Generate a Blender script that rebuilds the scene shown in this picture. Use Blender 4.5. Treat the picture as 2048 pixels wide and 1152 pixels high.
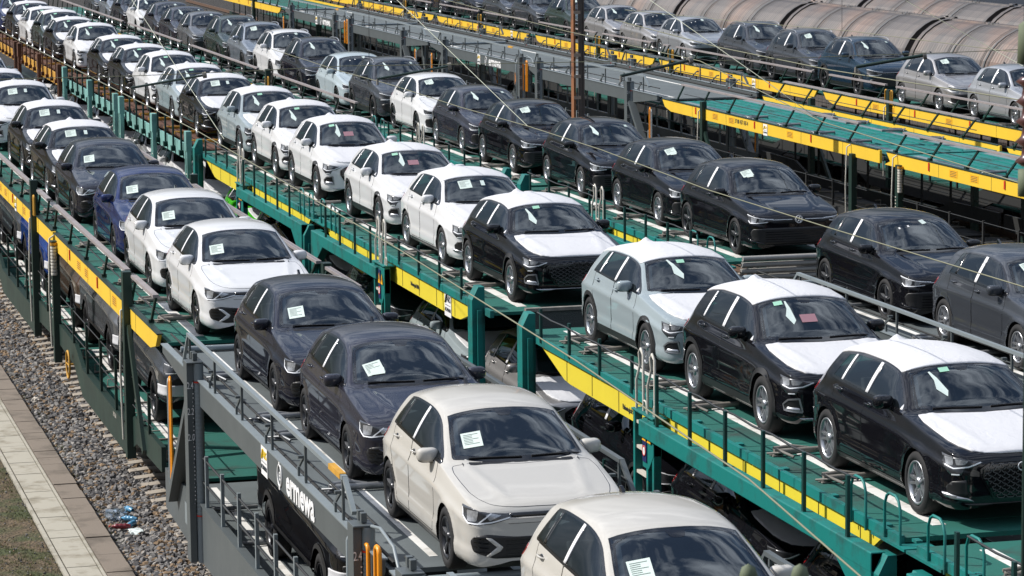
import bpy, bmesh, math, random
import numpy as np
from mathutils import Vector, Matrix
from mathutils.bvhtree import BVHTree
R = math.radians
rnd = random.Random(7)
scene = bpy.context.scene
for o in list(bpy.data.objects): bpy.data.objects.remove(o)
col = scene.collection

# ------------------------------------------------------------------ camera
CZ = 9.8
PIT, ROLL, HD = R(7.8394), R(0.5762), R(14.7127)
cam_d = bpy.data.cameras.new('camera'); cam = bpy.data.objects.new('camera', cam_d); col.objects.link(cam)
f0 = Vector((math.sin(HD)*math.cos(PIT), math.cos(HD)*math.cos(PIT), -math.sin(PIT)))
r0 = Vector((math.cos(HD), -math.sin(HD), 0)); u0 = r0.cross(f0)
cr, sr = math.cos(ROLL), math.sin(ROLL)
rv = r0*cr - u0*sr; uv = r0*sr + u0*cr
cam.matrix_world = Matrix(((rv.x, uv.x, -f0.x, 0), (rv.y, uv.y, -f0.y, 0), (rv.z, uv.z, -f0.z, CZ), (0, 0, 0, 1)))
cam_d.sensor_width = 36; cam_d.lens = 6243.1/2048*36
cam_d.clip_start = 0.5; cam_d.clip_end = 3000
cam_d.dof.use_dof = True; cam_d.dof.focus_distance = 38; cam_d.dof.aperture_fstop = 13
scene.camera = cam

# ------------------------------------------------------------------ sky, sun, exposure
SUN_EL, SUN_AZ = 41.0, -62.0       # azimuth measured from +Y towards +X
w = bpy.data.worlds.new("World"); scene.world = w; w.use_nodes = True
nt = w.node_tree; nt.nodes.clear()
def N(nt, t, **k):
    n = nt.nodes.new(t)
    for a, b in k.items(): setattr(n, a, b)
    return n
sky = N(nt, 'ShaderNodeTexSky', sky_type='NISHITA', sun_disc=False, sun_elevation=R(SUN_EL), sun_rotation=R(SUN_AZ), altitude=300, dust_density=1.5)
tc = N(nt, 'ShaderNodeTexCoord'); mp = N(nt, 'ShaderNodeMapping'); mp.inputs['Scale'].default_value = (1, 1, 2.6)
ns = N(nt, 'ShaderNodeTexNoise'); ns.inputs['Scale'].default_value = 4.6; ns.inputs['Detail'].default_value = 9; ns.inputs['Roughness'].default_value = .62; ns.inputs['Distortion'].default_value = .35
rp = N(nt, 'ShaderNodeValToRGB'); rp.color_ramp.elements[0].position = .44; rp.color_ramp.elements[1].position = .68
mx = N(nt, 'ShaderNodeMixRGB'); mx.inputs[2].default_value = (10.5, 11.3, 12.6, 1)
bg = N(nt, 'ShaderNodeBackground'); bg.inputs[1].default_value = .12
out = N(nt, 'ShaderNodeOutputWorld')
L = nt.links.new
L(tc.outputs['Generated'], mp.inputs[0]); L(mp.outputs[0], ns.inputs[0]); L(ns.outputs[0], rp.inputs[0])
L(rp.outputs[0], mx.inputs[0]); L(sky.outputs[0], mx.inputs[1]); 
# added dimming of the unseen low sky, so car sides reflect less light
sx = N(nt, 'ShaderNodeSeparateXYZ'); lo = N(nt, 'ShaderNodeMapRange'); lo.inputs[1].default_value = .02; lo.inputs[2].default_value = .62; lo.inputs[3].default_value = .13; lo.inputs[4].default_value = 1.0; lo.interpolation_type = 'SMOOTHSTEP'
mm = N(nt, 'ShaderNodeMixRGB', blend_type='MULTIPLY'); mm.inputs[0].default_value = 1.
L(tc.outputs['Generated'], sx.inputs[0]); L(sx.outputs[2], lo.inputs[0]); L(mx.outputs[0], mm.inputs[1]); L(lo.outputs[0], mm.inputs[2])
L(mm.outputs[0], bg.inputs[0]); L(bg.outputs[0], out.inputs[0])
sl = bpy.data.lights.new('sun', 'SUN'); sl.energy = 5.0; sl.angle = R(.5); sl.color = (1, .96, .9)
so = bpy.data.objects.new('sun', sl); col.objects.link(so)
sd = Vector((math.sin(R(SUN_AZ))*math.cos(R(SUN_EL)), math.cos(R(SUN_AZ))*math.cos(R(SUN_EL)), math.sin(R(SUN_EL))))
so.rotation_euler = sd.to_track_quat('Z', 'Y').to_euler()
scene.view_settings.view_transform = 'Standard'; scene.view_settings.look = 'None'
scene.view_settings.gamma = 1; scene.view_settings.exposure = 0.14
scene.cycles.max_bounces = 8; scene.cycles.transparent_max_bounces = 12
scene.cycles.caustics_reflective = False; scene.cycles.caustics_refractive = False

# ------------------------------------------------------------------ materials
MATS = {}
def mat(name, color, rough=.5, metal=0., coat=0., noise=.0, nscale=4., bump=0., bscale=30., spec=.5, dirt=None, coatr=.03):
    if name in MATS: return MATS[name]
    m = bpy.data.materials.new(name); m.use_nodes = True; nt = m.node_tree; b = nt.nodes['Principled BSDF']
    b.inputs['Base Color'].default_value = (*color, 1); b.inputs['Roughness'].default_value = rough
    b.inputs['Metallic'].default_value = metal; b.inputs['Coat Weight'].default_value = coat; b.inputs['Coat Roughness'].default_value = coatr
    b.inputs['Specular IOR Level'].default_value = spec
    L = nt.links.new
    if noise or bump or dirt:
        tc = N(nt, 'ShaderNodeTexCoord')
    if noise or dirt:
        n = N(nt, 'ShaderNodeTexNoise'); n.inputs['Scale'].default_value = nscale; n.inputs['Detail'].default_value = 6; n.inputs['Roughness'].default_value = .65
        L(tc.outputs['Object'], n.inputs[0])
        r = N(nt, 'ShaderNodeValToRGB'); r.color_ramp.elements[0].position = .3; r.color_ramp.elements[1].position = .72
        d = dirt if dirt else tuple(c*(1-noise) for c in color)
        r.color_ramp.elements[0].color = (*d, 1); r.color_ramp.elements[1].color = (*color, 1)
        if dirt: r.color_ramp.elements[0].position = .34; r.color_ramp.elements[1].position = .5
        L(n.outputs[0], r.inputs[0]); L(r.outputs[0], b.inputs['Base Color'])
        mr = N(nt, 'ShaderNodeMapRange'); mr.inputs[3].default_value = min(1, rough+.12); mr.inputs[4].default_value = max(.02, rough-.05)
        L(n.outputs[0], mr.inputs[0]); L(mr.outputs[0], b.inputs['Roughness'])
    if bump:
        n2 = N(nt, 'ShaderNodeTexNoise'); n2.inputs['Scale'].default_value = bscale; n2.inputs['Detail'].default_value = 5
        L(tc.outputs['Object'], n2.inputs[0])
        bp = N(nt, 'ShaderNodeBump'); bp.inputs['Strength'].default_value = bump; bp.inputs['Distance'].default_value = .02
        L(n2.outputs[0], bp.inputs['Height']); L(bp.outputs[0], b.inputs['Normal'])
    MATS[name] = m; return m
def paint(name, color, metal=0.):
    # car lacquer: fine metallic flake and a clear coat
    if name in MATS: return MATS[name]
    m = mat(name, color, rough=.38 if metal else .45, metal=metal, coat=1., coatr=.025)
    nt = m.node_tree; b = nt.nodes['Principled BSDF']; tc = N(nt, 'ShaderNodeTexCoord'); b.inputs['Specular IOR Level'].default_value = .0; b.inputs['Coat IOR'].default_value = 1.55
    n = N(nt, 'ShaderNodeTexNoise'); n.inputs['Scale'].default_value = 2.2; n.inputs['Detail'].default_value = 2
    nt.links.new(tc.outputs['Object'], n.inputs[0])
    r = N(nt, 'ShaderNodeMapRange'); r.inputs[3].default_value = .02; r.inputs[4].default_value = .06
    nt.links.new(n.outputs[0], r.inputs[0]); nt.links.new(r.outputs[0], b.inputs['Coat Roughness'])
    return m
PAINTS = dict(white=paint('white_lacquer', (.66, .66, .665)), beige=paint('light_beige_lacquer', (.50, .48, .44)),
    black=paint('black_lacquer', (.006, .006, .008)), darkgrey=paint('dark_violet_grey_lacquer', (.030, .030, .043), .3),
    blueblack=paint('blue_black_lacquer', (.012, .013, .022), .3), blue=paint('royal_blue_lacquer', (.008, .018, .085), .2),
    greyblue=paint('pale_grey_blue_lacquer', (.29, .34, .36)), silver=paint('silver_lacquer', (.42, .43, .45), .6),
    warmsilver=paint('warm_silver_lacquer', (.38, .37, .37), .6), midgrey=paint('mid_grey_lacquer', (.13, .135, .145), .4),
    slate=paint('slate_grey_lacquer', (.05, .055, .065), .3), green=paint('vivid_green_lacquer', (.05, .45, .01)),
    darkgreen=paint('dark_green_lacquer', (.028, .045, .038), .3), petrol=paint('petrol_blue_lacquer', (.01, .03, .055), .35),
    iceblue=paint('ice_blue_lacquer', (.40, .47, .50)), bronze=paint('bronze_lacquer', (.10, .065, .045), .5),
    brightblue=paint('bright_blue_lacquer', (.006, .04, .22), .1), silverblue=paint('silver_blue_lacquer', (.22, .25, .29), .5))
BLACKP = mat('black_plastic', (.012, .012, .013), rough=.45)
GLOSSB = mat('gloss_black_trim', (.006, .006, .007), rough=.12, coat=.6)
CHROME = mat('bright_chrome', (.75, .75, .77), rough=.14, metal=1.)
ALU = mat('silver_alloy', (.42, .43, .45), rough=.32, metal=.8)
DALU = mat('dark_alloy', (.035, .036, .04), rough=.3, metal=.5)
TYRE = mat('tyre_rubber', (.008, .008, .009), rough=.8, bump=.25, bscale=60)
LAMP = mat('headlight_inside', (.62, .64, .67), rough=.22, metal=.55, noise=.55, nscale=26)
LAMPD = mat('headlight_dark', (.07, .073, .08), rough=.25, metal=.4, coat=1., noise=.5, nscale=18)
DRL = mat('headlight_light_guide', (.85, .87, .9), rough=.2, coat=1.)
RED = mat('tail_light_red', (.28, .008, .01), rough=.12, coat=1.)
INTER = mat('interior_trim', (.035, .037, .04), rough=.55)
PTRIM = mat('pale_pillar_trim', (.42, .43, .43), rough=.8)
SEAT = mat('seat_cloth', (.17, .18, .19), rough=.85)
PAPER = mat('paper_sheet', (.68, .78, .72), rough=.8, noise=.08, nscale=8)
PRINT = mat('printed_lines', (.18, .22, .2), rough=.8)
MINT = mat('mint_sticker', (.33, .62, .46), rough=.6)
TAGW = mat('pale_hang_tag', (.62, .72, .68), rough=.7)
YELSTK = mat('yellow_sticker', (.8, .72, .1), rough=.6)
PINK = mat('pink_sheet', (.33, .17, .2), rough=.6)
WFILM = mat('white_pillar_film', (.82, .82, .84), rough=.4)
def film_mat():
    m = mat('white_protective_film', (.61, .61, .63), rough=.5, noise=.03, nscale=5)
    nt = m.node_tree; b = nt.nodes['Principled BSDF']; tc = N(nt, 'ShaderNodeTexCoord')
    mp = N(nt, 'ShaderNodeMapping'); mp.inputs['Scale'].default_value = (1.6, 1, 1)
    n = N(nt, 'ShaderNodeTexNoise'); n.inputs['Scale'].default_value = 2.6; n.inputs['Detail'].default_value = 5; n.inputs['Distortion'].default_value = 2.2
    bp = N(nt, 'ShaderNodeBump'); bp.inputs['Strength'].default_value = .3; bp.inputs['Distance'].default_value = .025
    nt.links.new(tc.outputs['Object'], mp.inputs[0]); nt.links.new(mp.outputs[0], n.inputs[0]); nt.links.new(n.outputs[0], bp.inputs['Height']); nt.links.new(bp.outputs[0], b.inputs['Normal'])
    return m
FILM = film_mat()
def glass_mat(name, tint, refl, body=(.02, .028, .032)):
    m = bpy.data.materials.new(name); m.use_nodes = True; nt = m.node_tree; nt.nodes.clear(); L = nt.links.new
    o = N(nt, 'ShaderNodeOutputMaterial'); t = N(nt, 'ShaderNodeBsdfTransparent'); t.inputs[0].default_value = (*tint, 1)
    g = N(nt, 'ShaderNodeBsdfGlossy'); g.inputs['Roughness'].default_value = .015; g.inputs['Color'].default_value = (.92, .97, 1, 1)
    lw = N(nt, 'ShaderNodeFresnel'); lw.inputs[0].default_value = 1.5
    ma = N(nt, 'ShaderNodeMath', operation='MULTIPLY_ADD'); ma.inputs[1].default_value = refl[0]; ma.inputs[2].default_value = refl[1]
    d = N(nt, 'ShaderNodeBsdfDiffuse'); d.inputs[0].default_value = (*body, 1)
    m1 = N(nt, 'ShaderNodeMixShader'); m1.inputs[0].default_value = .12
    m2 = N(nt, 'ShaderNodeMixShader')
    L(t.outputs[0], m1.inputs[1]); L(d.outputs[0], m1.inputs[2]); L(lw.outputs[0], ma.inputs[0]); L(ma.outputs[0], m2.inputs[0])
    L(m1.outputs[0], m2.inputs[1]); L(g.outputs[0], m2.inputs[2]); L(m2.outputs[0], o.inputs[0])
    MATS[name] = m; return m
GLASS = glass_mat('windscreen_glass', (.52, .60, .62), (1.25, .06))
SGLASS = glass_mat('side_glass', (.34, .37, .37), (1.0, .04))
DGLASS = glass_mat('privacy_glass', (.05, .05, .055), (1.0, .04), (.01, .01, .012))

# ------------------------------------------------------------------ object helpers
def tag(o, label=None, cat=None, group=None, kind=None):
    if label: o['label'] = label
    if cat: o['category'] = cat
    if group: o['group'] = group
    if kind: o['kind'] = kind
    return o
def empty(name, loc=(0, 0, 0), rz=0):
    o = bpy.data.objects.new(name, None); col.objects.link(o); o.location = loc; o.rotation_euler = (0, 0, rz); o.empty_display_size = .2
    return o
def link(name, me, m, parent=None, slot_obj=False):
    o = bpy.data.objects.new(name, me); col.objects.link(o)
    ms = m if isinstance(m, (list, tuple)) else [m]
    if not me.materials:
        for q in ms: me.materials.append(q)
    if slot_obj:
        for i in range(len(me.materials)):
            o.material_slots[i].link = 'OBJECT'; o.material_slots[i].material = ms[i]
    o.parent = parent
    return o
def kids(o): return list(o.children)
def copy_tree(o, parent=None, skip=()):
    c = o.copy(); col.objects.link(c); c.parent = parent
    for ch in kids(o):
        if ch.name.split('.')[0] in skip: continue
        copy_tree(ch, c, skip)
    return c
class MB:
    """collects boxes, bars and tubes into one mesh"""
    def __init__(s): s.v = []; s.f = []; s.m = []; s.sm = []
    def add(s, vs, fs, mi=0, smooth=False):
        n = len(s.v); s.v += [tuple(v) for v in vs]; s.f += [tuple(i+n for i in f) for f in fs]; s.m += [mi]*len(fs); s.sm += [smooth]*len(fs)
        return s
    def box(s, a, b, mi=0):
        x0, y0, z0 = a; x1, y1, z1 = b
        vs = [(x0, y0, z0), (x1, y0, z0), (x1, y1, z0), (x0, y1, z0), (x0, y0, z1), (x1, y0, z1), (x1, y1, z1), (x0, y1, z1)]
        return s.add(vs, [(0, 3, 2, 1), (4, 5, 6, 7), (0, 1, 5, 4), (1, 2, 6, 5), (2, 3, 7, 6), (3, 0, 4, 7)], mi)
    def bar(s, p, q, wd, ht, mi=0, up=(0, 0, 1)):
        p, q = Vector(p), Vector(q); d = (q-p).normalized(); upv = Vector(up)
        sx = d.cross(upv)
        if sx.length < 1e-4: sx = d.cross(Vector((0, 1, 0)))
        sx.normalize(); sz = sx.cross(d).normalized()
        vs = []
        for c in (p, q):
            for a, b in ((-1, -1), (1, -1), (1, 1), (-1, 1)): vs.append(c+sx*a*wd/2+sz*b*ht/2)
        return s.add(vs, [(0, 1, 2, 3), (7, 6, 5, 4), (0, 4, 5, 1), (1, 5, 6, 2), (2, 6, 7, 3), (3, 7, 4, 0)], mi)
    def tube(s, pts, r, n=8, mi=0, cap=True):
        pts = [Vector(p) for p in pts]; rings = []
        prev = None
        for i, p in enumerate(pts):
            d = (pts[min(i+1, len(pts)-1)]-pts[max(i-1, 0)]).normalized()
            if prev is None:
                a = d.cross(Vector((0, 0, 1)))
                if a.length < .01: a = d.cross(Vector((0, 1, 0)))
            else: a = prev - d*prev.dot(d)
            a.normalize(); prev = a; b = d.cross(a)
            rr = r[i] if isinstance(r, (list, tuple)) else r
            rings.append([p+(a*math.cos(2*math.pi*k/n)+b*math.sin(2*math.pi*k/n))*rr for k in range(n)])
        vs = [v for rg in rings for v in rg]; fs = []
        for i in range(len(rings)-1):
            for k in range(n): fs.append((i*n+k, i*n+(k+1) % n, (i+1)*n+(k+1) % n, (i+1)*n+k))
        s.add(vs, fs, mi, True)
        if cap: s.add(rings[0], [tuple(range(n))[::-1]], mi); s.add(rings[-1], [tuple(range(n))], mi)
        return s
    def lathe(s, prof, c=(0, 0, 0), axis='x', n=32, mi=0, smooth=True):
        """prof: (axial, radius) pairs"""
        vs = []; c = Vector(c)
        for a, r in prof:
            for k in range(n):
                t = 2*math.pi*k/n; u, v = r*math.cos(t), r*math.sin(t)
                vs.append(c+Vector((a, u, v) if axis == 'x' else ((u, a, v) if axis == 'y' else (u, v, a))))
        fs = []
        for i in range(len(prof)-1):
            for k in range(n): fs.append((i*n+k, i*n+(k+1) % n, (i+1)*n+(k+1) % n, (i+1)*n+k))
        return s.add(vs, fs, mi, smooth)
    def prism(s, poly, axis, a0, a1, mi=0):
        """poly in the two other axes, extruded along axis"""
        def P(p, a): return {'x': (a, p[0], p[1]), 'y': (p[0], a, p[1]), 'z': (p[0], p[1], a)}[axis]
        n = len(poly); vs = [P(p, a0) for p in poly]+[P(p, a1) for p in poly]
        fs = [tuple(range(n))[::-1], tuple(range(n, 2*n))]+[(i, (i+1) % n, n+(i+1) % n, n+i) for i in range(n)]
        return s.add(vs, fs, mi)
    def mesh(s, name):
        me = bpy.data.meshes.new(name); me.from_pydata(s.v, [], s.f)
        me.polygons.foreach_set('material_index', s.m); me.polygons.foreach_set('use_smooth', s.sm)
        bm = bmesh.new(); bm.from_mesh(me); bmesh.ops.recalc_face_normals(bm, faces=bm.faces); bm.to_mesh(me); bm.free()
        me.update(); return me
    def build(s, name, m, parent=None, bevel=0, slot_obj=False):
        me = s.mesh(name)
        o = link(name, me, m, parent, slot_obj)
        if bevel:
            md = o.modifiers.new('bevel', 'BEVEL'); md.width = bevel; md.segments = 2; md.limit_method = 'ANGLE'; md.angle_limit = R(40)
        return o
# ================================================================== CARS
def pchip(pts, x):
    pts = np.array(pts, float); X, Y = pts[:, 0], pts[:, 1]; h = np.diff(X); d = np.diff(Y)/h
    m = np.zeros(len(X)); m[0], m[-1] = d[0], d[-1]
    for i in range(1, len(X)-1):
        if d[i-1]*d[i] > 0:
            w1, w2 = 2*h[i]+h[i-1], h[i]+2*h[i-1]; m[i] = (w1+w2)/(w1/d[i-1]+w2/d[i])
    x = np.clip(x, X[0], X[-1]); i = np.clip(np.searchsorted(X, x)-1, 0, len(h)-1); t = (x-X[i])/h[i]
    return (2*t**3-3*t**2+1)*Y[i]+(t**3-2*t**2+t)*h[i]*m[i]+(-2*t**3+3*t**2)*Y[i+1]+(t**3-t**2)*h[i]*m[i+1]
def lin(pts, x):
    p = np.array(pts, float); return np.interp(x, p[:, 0], p[:, 1])
def inpoly(P, poly):
    x, y = P[:, 0], P[:, 1]; c = np.zeros(len(P), bool); n = len(poly)
    for i in range(n):
        x0, y0 = poly[i]; x1, y1 = poly[i-1]
        k = ((y0 > y) != (y1 > y)); k2 = x < (x1-x0)*(y-y0)/(y1-y0+1e-12)+x0
        c ^= (k & k2)
    return c
def nearpoly(P, poly):
    best = np.full(len(P), 1e9); Q = P.copy(); n = len(poly)
    for i in range(n):
        a, b = np.array(poly[i]), np.array(poly[(i+1) % n]); ab = b-a
        t = np.clip(((P-a)@ab)/(ab@ab+1e-12), 0, 1); q = a+t[:, None]*ab; d = np.linalg.norm(P-q, axis=1)
        k = d < best; best[k] = d[k]; Q[k] = q[k]
    return Q, best
def rpoly(poly, r=.03, n=4):
    """round the corners of a polygon"""
    out = []; m = len(poly)
    for i in range(m):
        p = np.array(poly[i], float); a = np.array(poly[i-1], float); b = np.array(poly[(i+1) % m], float)
        la, lb = np.linalg.norm(a-p), np.linalg.norm(b-p); rr = min(r, la*.45, lb*.45)
        pa, pb = p+(a-p)/la*rr, p+(b-p)/lb*rr
        for k in range(n+1):
            t = k/n; out.append(tuple((1-t)**2*pa+2*t*(1-t)*p+t*t*pb))
    return out
def clipcell(poly, x0, x1, y0, y1):
    for ax, lim, sgn in ((0, x0, 1), (0, x1, -1), (1, y0, 1), (1, y1, -1)):
        out = []; n = len(poly)
        for i in range(n):
            a, b = poly[i], poly[(i+1) % n]; da, db = sgn*(a[ax]-lim), sgn*(b[ax]-lim)
            if da >= 0: out.append(a)
            if (da >= 0) != (db >= 0):
                t = da/(da-db); out.append((a[0]+(b[0]-a[0])*t, a[1]+(b[1]-a[1])*t))
        poly = out
        if not poly: return []
    return poly

class Car:
    def __init__(s, P):
        s.P = P; s.xf = P['xf']; s.L = P['L']
        s.grid()
    def sec(s, x):
        P = s.P; g = lambda k: float(pchip(P[k], np.array([x]))[0])
        zc, zb, wb, w, zs, zr, wr = [g(k) for k in ('zc', 'zb', 'wb', 'w', 'zs', 'zr', 'wr')]
        zr = min(zr, zc-.004); wr = min(wr, wb-.012)
        zr = max(zr, zb+.003)
        if zc < zr+.004: zc = zr+.004
        hh = zb-zs
        low = []
        for q in P.get('qs', np.linspace(0, 1, 24)):
            y = lin([(0, w-.07), (.05, w-.035), (.14, w-.010), (.26, w-.006), (.34, w-.016), (.5, w-.010), (.62, w-.010), (P['crease'], w-.004), (P['crease']+.035, w-.030), (1, wb)], q)
            low.append((y, zs+hh*q))
        # wheel arch lips
        for i, (y, z) in enumerate(low):
            for xw in (s.xf, s.xf+P['wb_']):
                d = math.hypot(x-xw, z-P['R'])-P['Ra']; 
                if z < P['R']+P['Ra']+.1: low[i] = (low[i][0]+P.get('lip', .012)*math.exp(-(d/.035)**2)*min(1, max(0, (zb-z)/.12)), z)
        A, B = np.array([wb, zb]), np.array([wr, zr])
        gh = []; dist = np.linalg.norm(B-A)
        for t in np.linspace(0, 1, 15)[1:-1]:
            p = A+(B-A)*t; bul = .012*math.sin(math.pi*t)*min(1, dist/.25); gh.append((p[0]+bul, p[1]))
        top = []
        pw = P.get('crown', 2.3)
        for t in np.linspace(0, 1, 19):
            y = wr*(1-t); 
            rdg = 0.
            if x < P['xcowl']: yr = wr*(.50+.30*x/P['xcowl']); rdg = .011*math.exp(-((y-yr)/.045)**2)*min(1, max(0, (x-.10)/.25))-.006*max(0, 1-(y/(yr*.9))**2)*min(1, max(0, (x-.10)/.25))
            top.append((y, zc-(zc-zr)*(abs(y)/wr)**pw+rdg))
        # hood crease
        pts = low+gh+top
        a = np.array(pts)
        # soften the roof rail corner and the belt corner
        k = len(low)+len(gh)
        rr = max(.012, min(.055, dist*.18)) if x > P['xcowl']+.05 else .02
        for it in range(3):
            for j in range(k-2, k+3):
                wgt = .5 if abs(j-k) < 2 else .3
                if x > P['xcowl']+.75*(P['xhead']-P['xcowl']) or x < P['xcowl']: a[j] = a[j]*(1-wgt*.8)+(a[j-1]+a[j+1])*.4*wgt
        kb = len(low)-1
        for it in range(2): a[kb] = a[kb]*.6+(a[kb-1]+a[kb+1])*.2
        return a, len(low), len(gh), len(top)
    def grid(s):
        P = s.P; Ln = s.L
        e = np.array([0, .006, .014, .025, .04, .06, .08, .105, .135])
        fine = [P['xcowl'], P['xhead']]
        xs = np.concatenate([e, np.arange(.165, Ln-.16, .03), Ln-e[::-1]]); s.xs = xs
        rows = []; 
        for x in xs:
            a, nl, ng, ntp = s.sec(x)
            half = [(yy, x-s.xf, zz) for yy, zz in a]
            other = [(-yy, yv, zz) for yy, yv, zz in half[:-1]][::-1]
            rows.append(half+other)
        n = len(rows[0]); V = np.array(rows).reshape(-1, 3); F = []; info = []
        nh = nl+ng+ntp
        for i in range(len(xs)-1):
            for j in range(n-1):
                jj = j if j < nh-1 else (n-2-j)
                seg = 0 if jj < nl-1 else (1 if jj < nl+ng-1 else (2 if jj < nl+ng+3 else 3))
                # seg 0 lower side, 1 glass zone, 2 rail, 3 top
                if jj < nl+ng: side = 1 if j < nh-1 else -1
                else: side = 0
                F.append((i*n+j, i*n+j+1, (i+1)*n+j+1, (i+1)*n+j)); info.append((seg, 1 if j < nh-1 else -1, jj))
        # nose and tail caps
        for r0_, flip in ((0, False), ((len(xs)-1)*n, True)):
            for j in range(nh-1):
                f = (r0_+j, r0_+n-1-j, r0_+n-2-j, r0_+j+1) if j < nh-2 else (r0_+j, r0_+n-1-j, r0_+j+1)
                f = tuple(dict.fromkeys(f))
                if len(f) > 2: F.append(f[::-1] if flip else f); info.append((9, 0, j))
        s.V = V; s.F = F; s.info = np.array(info); s.n = n
        me = bpy.data.meshes.new('tmp'); me.from_pydata(V.tolist(), [], F)
        bm = bmesh.new(); bm.from_mesh(me); bmesh.ops.recalc_face_normals(bm, faces=bm.faces)
        bm.verts.ensure_lookup_table(); bm.normal_update()
        s.VN = np.array([v.normal[:] for v in bm.verts])
        c = sum(v.normal.z for v in bm.verts if v.co.z > 1.2)
        if c < 0: s.VN = -s.VN; bmesh.ops.reverse_faces(bm, faces=bm.faces)
        s.bvh = BVHTree.FromBMesh(bm)
        bm.faces.ensure_lookup_table(); s.F = [tuple(v.index for v in f.verts) for f in bm.faces]
        bm.free(); bpy.data.meshes.remove(me)
        s.used = np.zeros(len(s.F), bool)
        s.cen = np.array([V[list(f)].mean(0) for f in s.F])
    # ---- regions
    def dom(s, V, axis):
        return V[:, [1, 2]] if axis == 'side' else V[:, [0, 1]] if axis == 'top' else V[:, [0, 2]]
    def region(s, poly, axis, side=0, segs=(0, 1), snap=.04, keep=False):
        """faces inside poly; border vertices are pulled onto the outline"""
        C = s.dom(s.cen, axis); k = inpoly(C, poly) & ~s.used & np.isin(s.info[:, 0], segs)
        if side: k &= (np.sign(s.cen[:, 0]) == side)
        idx = np.where(k)[0]
        if not len(idx): return idx
        ins = set(i for f in idx for i in s.F[f])
        outs = set()
        for f in range(len(s.F)):
            if not k[f]:
                fv = s.F[f]
                if any(v in ins for v in fv): outs.update(v for v in fv if v in ins)
        b = np.array(sorted(outs)); D = s.dom(s.V[b], axis); Q, d = nearpoly(D, poly)
        for vi, q, dd in zip(b, Q, d):
            if dd > snap: continue
            if axis == 'side':
                o = Vector((3*side, q[0], q[1])); h = s.bvh.ray_cast(o, Vector((-side, 0, 0)))
            else:
                o = Vector((q[0], q[1], 3)); h = s.bvh.ray_cast(o, Vector((0, 0, -1)))
            if h[0] is not None and (h[0]-Vector(s.V[vi])).length < .055: s.V[vi] = h[0]
        if not keep: s.used[idx] = True
        return idx
    def faces_mesh(s, idx, name):
        m = {}; vs = []; fs = []; ns = []
        for f in idx:
            t = []
            for v in s.F[f]:
                if v not in m: m[v] = len(vs); vs.append(s.V[v].tolist()); ns.append(s.VN[v].tolist())
                t.append(m[v])
            fs.append(t)
        me = bpy.data.meshes.new(name); me.from_pydata(vs, [], fs); me.polygons.foreach_set('use_smooth', [True]*len(fs))
        me.update(); me.normals_split_custom_set_from_vertices(ns)
        return me
    def part(s, idx, name, m, parent, slot_obj=False):
        return link(name, s.faces_mesh(idx, name), m, parent, slot_obj)
    # ---- surface patches
    def hit(s, mode, p):
        if mode == 'top': h = s.bvh.ray_cast(Vector((p[0], p[1], 3)), Vector((0, 0, -1)))
        elif mode in ('R', 'L'):
            sg = -1 if mode == 'R' else 1
            h = s.bvh.ray_cast(Vector((3*sg, p[0], p[1])), Vector((-sg, 0, 0)))
        elif mode == 'front':
            x, y = s.plan(p[0]); h = s.bvh.find_nearest(Vector((y, x-s.xf, p[1])))
        elif mode == 'rear':
            x, y = s.planr(p[0]); h = s.bvh.find_nearest(Vector((y, x-s.xf, p[1])))
        if h[0] is None: h = s.bvh.find_nearest(Vector((p[0], p[1], 1)))
        co, no = h[0], h[1]
        if mode == 'top' and no.z < 0 or mode == 'R' and no.x > 0 or mode == 'L' and no.x < 0 or mode == 'front' and no.y > .3: no = -no
        return co, no
    def _mkplan(s, key):
        P = s.P; xx = np.concatenate([np.linspace(0, .15, 31), np.linspace(.16, 1.2, 60)])
        w_ = pchip(P['w'], xx if key == 'f' else s.L-xx)
        pts = [(0., 0.)]+[(float(a), float(b)) for a, b in zip(xx, w_)]
        acc = [0.]
        for i in range(1, len(pts)): acc.append(acc[-1]+math.dist(pts[i], pts[i-1]))
        return np.array(acc), np.array(pts)
    def plan(s, a):
        if not hasattr(s, 'pf'): s.pf = s._mkplan('f')
        A, T = s.pf; return float(np.interp(abs(a), A, T[:, 0])), float(np.interp(abs(a), A, T[:, 1]))*(1 if a > 0 else -1)
    def planr(s, a):
        if not hasattr(s, 'pr_'): s.pr_ = s._mkplan('r')
        A, T = s.pr_; return s.L-float(np.interp(abs(a), A, T[:, 0])), float(np.interp(abs(a), A, T[:, 1]))*(1 if a > 0 else -1)
    def patch(s, mb, poly, mode, off=.004, cell=.03, mi=0, skirt=.012, noise=None):
        xs = [p[0] for p in poly]; ys = [p[1] for p in poly]; vm = {}; vs = []; fs = []; mid = []
        def vid(p):
            k = (round(p[0], 4), round(p[1], 4))
            if k not in vm:
                co, no = s.hit(mode, p); o = off + (noise(co) if noise else 0)
                vm[k] = len(vs); vs.append(co+no*o); mid.append(co-no*skirt)
            return vm[k]
        nx = max(1, int(math.ceil((max(xs)-min(xs))/cell))); ny = max(1, int(math.ceil((max(ys)-min(ys))/cell)))
        for i in range(nx):
            for j in range(ny):
                x0 = min(xs)+(max(xs)-min(xs))*i/nx; x1 = min(xs)+(max(xs)-min(xs))*(i+1)/nx
                y0 = min(ys)+(max(ys)-min(ys))*j/ny; y1 = min(ys)+(max(ys)-min(ys))*(j+1)/ny
                c = clipcell(poly, x0, x1, y0, y1)
                if len(c) < 3: continue
                ids = list(dict.fromkeys(vid(p) for p in c))
                if len(ids) >= 3: fs.append(tuple(ids))
        ed = {}
        for f in fs:
            for a, b in zip(f, f[1:]+f[:1]): ed[(a, b)] = 1
        nb = len(vs); ex = []; low = {}
        def lv(a):
            if a not in low: low[a] = len(vs)+len(ex); ex.append(mid[a])
            return low[a]
        sk = []
        for (a, b) in list(ed):
            if (b, a) not in ed: sk.append((b, a, lv(a), lv(b)))
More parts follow.
